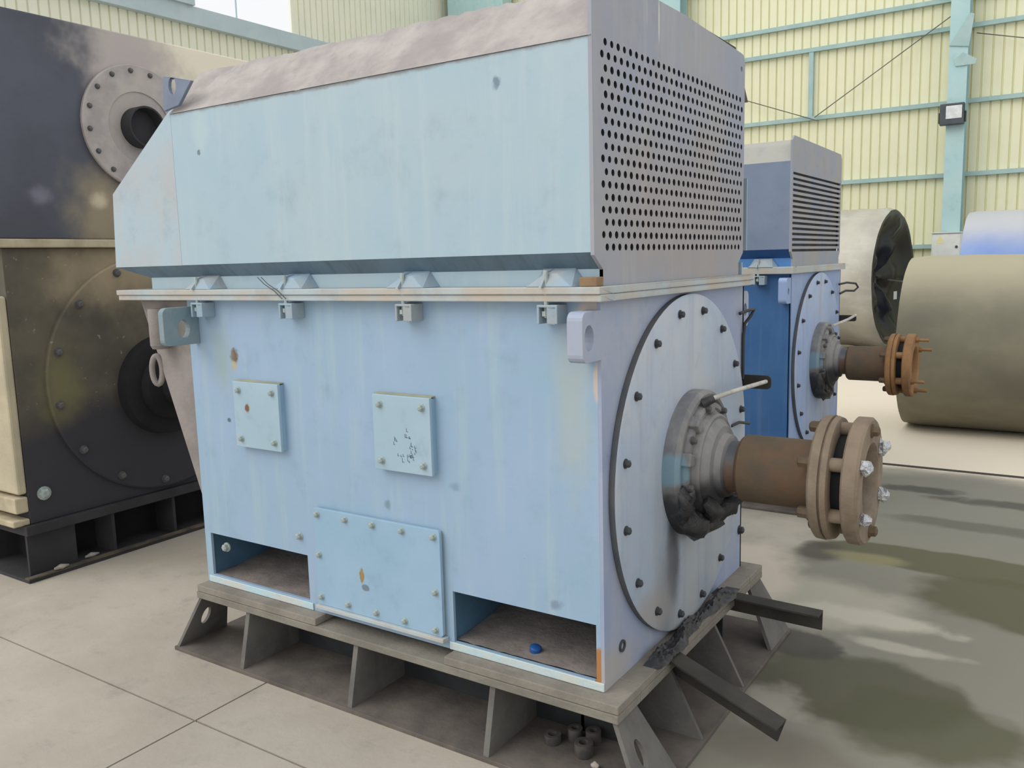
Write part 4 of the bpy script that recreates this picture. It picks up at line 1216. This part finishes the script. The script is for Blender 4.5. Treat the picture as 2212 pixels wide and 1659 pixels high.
# ================================================================== WRAPPED ROLLS AT THE BACK
def roll(name, label, x0, x1, y, r, z, mside, rz=0.0, wr=0.012, seed=1, sag=0.0, hollow=False, mend=None, group=None, sticks=None):
    """wrapped roll lying along local X from x0 to x1; skin with creases; optional sunken end"""
    root = thing(name, label, 'roll', (x1, y, 0), rz, group)
    rnd = random.Random(seed)
    L = x1 - x0
    NXg, NS = 26, 56
    ph = [rnd.uniform(0, 6.28) for _ in range(8)]

    def rad(i, t):
        u = i / NXg
        k = sum(math.sin((3 + 2 * q) * t + ph[q] + (6 + 3 * q) * u * 2) for q in range(4)) / 4
        k2 = sum(math.sin(9 * t * (1 + q) + ph[q + 4] + 18 * u * (1 + q)) for q in range(3)) / 3
        e = 1.0 - 0.035 * max(0, (u - 0.96) / 0.04) - 0.02 * max(0, (0.04 - u) / 0.04)
        return (r * e + wr * k + wr * 0.6 * k2)
    vs, fs = [], []
    for i in range(NXg + 1):
        for j in range(NS):
            t = 2 * PI * j / NS
            rr = rad(i, t)
            vs.append((-L + L * i / NXg, rr * math.cos(t), max(z + rr * math.sin(t), 0.004)))
    for i in range(NXg):
        for j in range(NS):
            k = (j + 1) % NS
            fs.append((i * NS + j, i * NS + k, (i + 1) * NS + k, (i + 1) * NS + j))
    fs.append(tuple(range(NS)))
    if not hollow:
        fs.append(tuple(NXg * NS + j for j in range(NS)))
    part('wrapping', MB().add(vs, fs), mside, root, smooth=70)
    if hollow:
        vs, fs = [], []
        rings = [(1.0, 0.0), (0.97, 0.012), (0.93, -0.01), (0.80, -0.10), (0.62, -0.22), (0.50, -0.16), (0.40, -0.20), (0.22, -0.30), (0.10, -0.34)]
        for q, (fr, dx) in enumerate(rings):
            for j in range(NS):
                t = 2 * PI * j / NS
                rr = rad(NXg, t) * fr
                fold = 0.05 * math.sin(5 * t + 1) * (1 - fr) * 2 + 0.10 * math.exp(-((math.cos(t) - 0.25) / 0.16) ** 2) * (1 if 0.15 < fr < 0.9 else 0)
                vs.append((dx + (fold if 0 < q else 0), rr * math.cos(t), z + rr * math.sin(t)))
        for q in range(len(rings) - 1):
            for j in range(NS):
                k = (j + 1) % NS
                fs.append((q * NS + j, q * NS + k, (q + 1) * NS + k, (q + 1) * NS + j))
        fs.append(tuple((len(rings) - 1) * NS + j for j in range(NS)))
        part('end_film', MB().add(vs, fs), mend, root, smooth=80)
        part('tie_cord', MB().tube([(0.02, -0.30 * r, z - 0.02), (0.09, 0.1 * r, z - 0.06), (0.10, 0.5 * r, z - 0.05), (0.03, 0.9 * r, z - 0.02)], 0.012, 6), 'base_grey', root)
        part('paper_tag', MB().box(0.06, 0.066, -0.16 * r, -0.02 * r, z - 0.32, z - 0.20), 'box_white', root)
    if sticks:
        for xx in sticks:
            part('wooden_chock', MB().hexa([(xx - 0.08, -r * 0.75, 0.0), (xx + 0.08, -r * 0.75, 0.0), (xx + 0.08, r * 0.75, 0.0), (xx - 0.08, r * 0.75, 0.0),
                                            (xx - 0.08, -r * 0.75, 0.40), (xx + 0.08, -r * 0.75, 0.40), (xx + 0.08, r * 0.75, 0.40), (xx - 0.08, r * 0.75, 0.40)]), 'wood_old', root)
    return root


roll('wrapped_roll', 'silver wrapped roll with black film sunken into its end', -3.35, -1.22, 11.9, 1.05, 1.235, 'film_silver', rz=math.radians(-7), wr=0.012, seed=4, hollow=True, mend='film_black', group='wrapped rolls by the back wall')
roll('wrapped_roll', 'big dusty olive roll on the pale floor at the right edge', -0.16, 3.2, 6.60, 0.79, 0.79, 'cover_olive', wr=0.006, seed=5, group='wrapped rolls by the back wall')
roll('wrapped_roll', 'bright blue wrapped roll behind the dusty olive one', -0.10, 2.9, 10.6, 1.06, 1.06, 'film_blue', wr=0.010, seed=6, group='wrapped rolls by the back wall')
# a film-wrapped bale standing between the rolls
rnd = random.Random(17)
bm = bmesh.new()
bmesh.ops.create_cube(bm, size=1.0)
bmesh.ops.subdivide_edges(bm, edges=bm.edges[:], cuts=9, use_grid_fill=True)
for v in bm.verts:
    p = v.co.copy()
    v.co.x = p.x * 0.62 + 0.012 * math.sin(9 * p.z + 5 * p.y) + rnd.uniform(-0.008, 0.008)
    v.co.y = p.y * 0.62 + 0.012 * math.sin(11 * p.z + 4 * p.x) + rnd.uniform(-0.008, 0.008)
    v.co.z = max(0.0, (p.z + 0.5) * (1.42 - 0.10 * (p.x * p.x + p.y * p.y) * 2) + (rnd.uniform(-0.012, 0.012) if p.z > -0.49 else 0))
me = bpy.data.meshes.new('wrapped_bale')
bm.to_mesh(me)
bm.free()
me.materials.append(MATS['film_silver'])
me.polygons.foreach_set('use_smooth', [True] * len(me.polygons))
tag(link('wrapped_bale', me, None, (-1.28, 13.42, 0.0)), 'crumpled silver bale peeking between the black ended roll and the olive roll', 'bale')
for xx, lb in ((-1.75, 'near'), (-2.9, 'far')):
    cr = MB().box(-0.07, 0.07, -0.7, 0.7, 0.0, 0.165)
    o = link('timber_sleeper', cr.mesh('timber_sleeper', ['wood_old']), None, (xx, 11.95, 0), (0, 0, math.radians(-7)))
    md = o.modifiers.new('bevel', 'BEVEL')
    md.width = 0.008
    md.segments = 2
    tag(o, 'old timber sleeper under the %s end of the silver wrapped roll' % lb, 'timber', 'timber sleepers')

# ================================================================== ELECTRICAL BOX AND FLOODLIGHT
eb = thing('electrical_box', 'white metal electrical cabinet with warning sticker in front of the teal column', 'cabinet', (-0.69, WY - 0.52, 0.0))
part('cabinet_body', MB().box(-0.215, 0.215, -0.14, 0.075, 1.45, 1.90), 'box_white', eb, bevel=0.006)
part('cabinet_door', MB().box(-0.20, 0.20, -0.152, -0.1405, 1.465, 1.875), 'box_white', eb, bevel=0.004)
part('rain_roof', MB().box(-0.23, 0.23, -0.165, 0.075, 1.901, 1.915), 'box_white', eb, bevel=0.003)
part('warning_sticker', MB().plate([(-0.14, 1.78), (-0.04, 1.78), (-0.09, 1.86)], [], XZ, -0.1535, -0.1522).box(-0.14, -0.04, -0.1535, -0.1522, 1.735, 1.76), 'sticker_yellow', eb)
part('door_lock', MB().cyl((0.15, -0.153, 1.68), (0.15, -0.166, 1.68), 0.022, 0.018, 14), 'lamp_case', eb)
part('post', MB().box(-0.05, 0.05, -0.05, 0.05, 0.0, 1.45), 'teal_steel', eb)
fl = thing('floodlight', 'dark square floodlight fixed to the teal column', 'lamp', (-0.70, WY - 0.425, 3.61))
part('lamp_case', MB().box(-0.18, 0.17, -0.14, -0.02, 0.0, 0.33), 'lamp_case', fl, bevel=0.012)
part('lamp_glass', MB().box(-0.09, 0.14, -0.148, -0.1402, 0.09, 0.29), 'lamp_glass', fl, bevel=0.006)
part('mounting_yoke', MB().box(-0.20, -0.185, -0.10, 0.0, 0.04, 0.20).box(0.175, 0.19, -0.10, 0.0, 0.04, 0.20).box(-0.185, 0.175, -0.018, 0.0, 0.08, 0.14), 'bar_dark', fl)
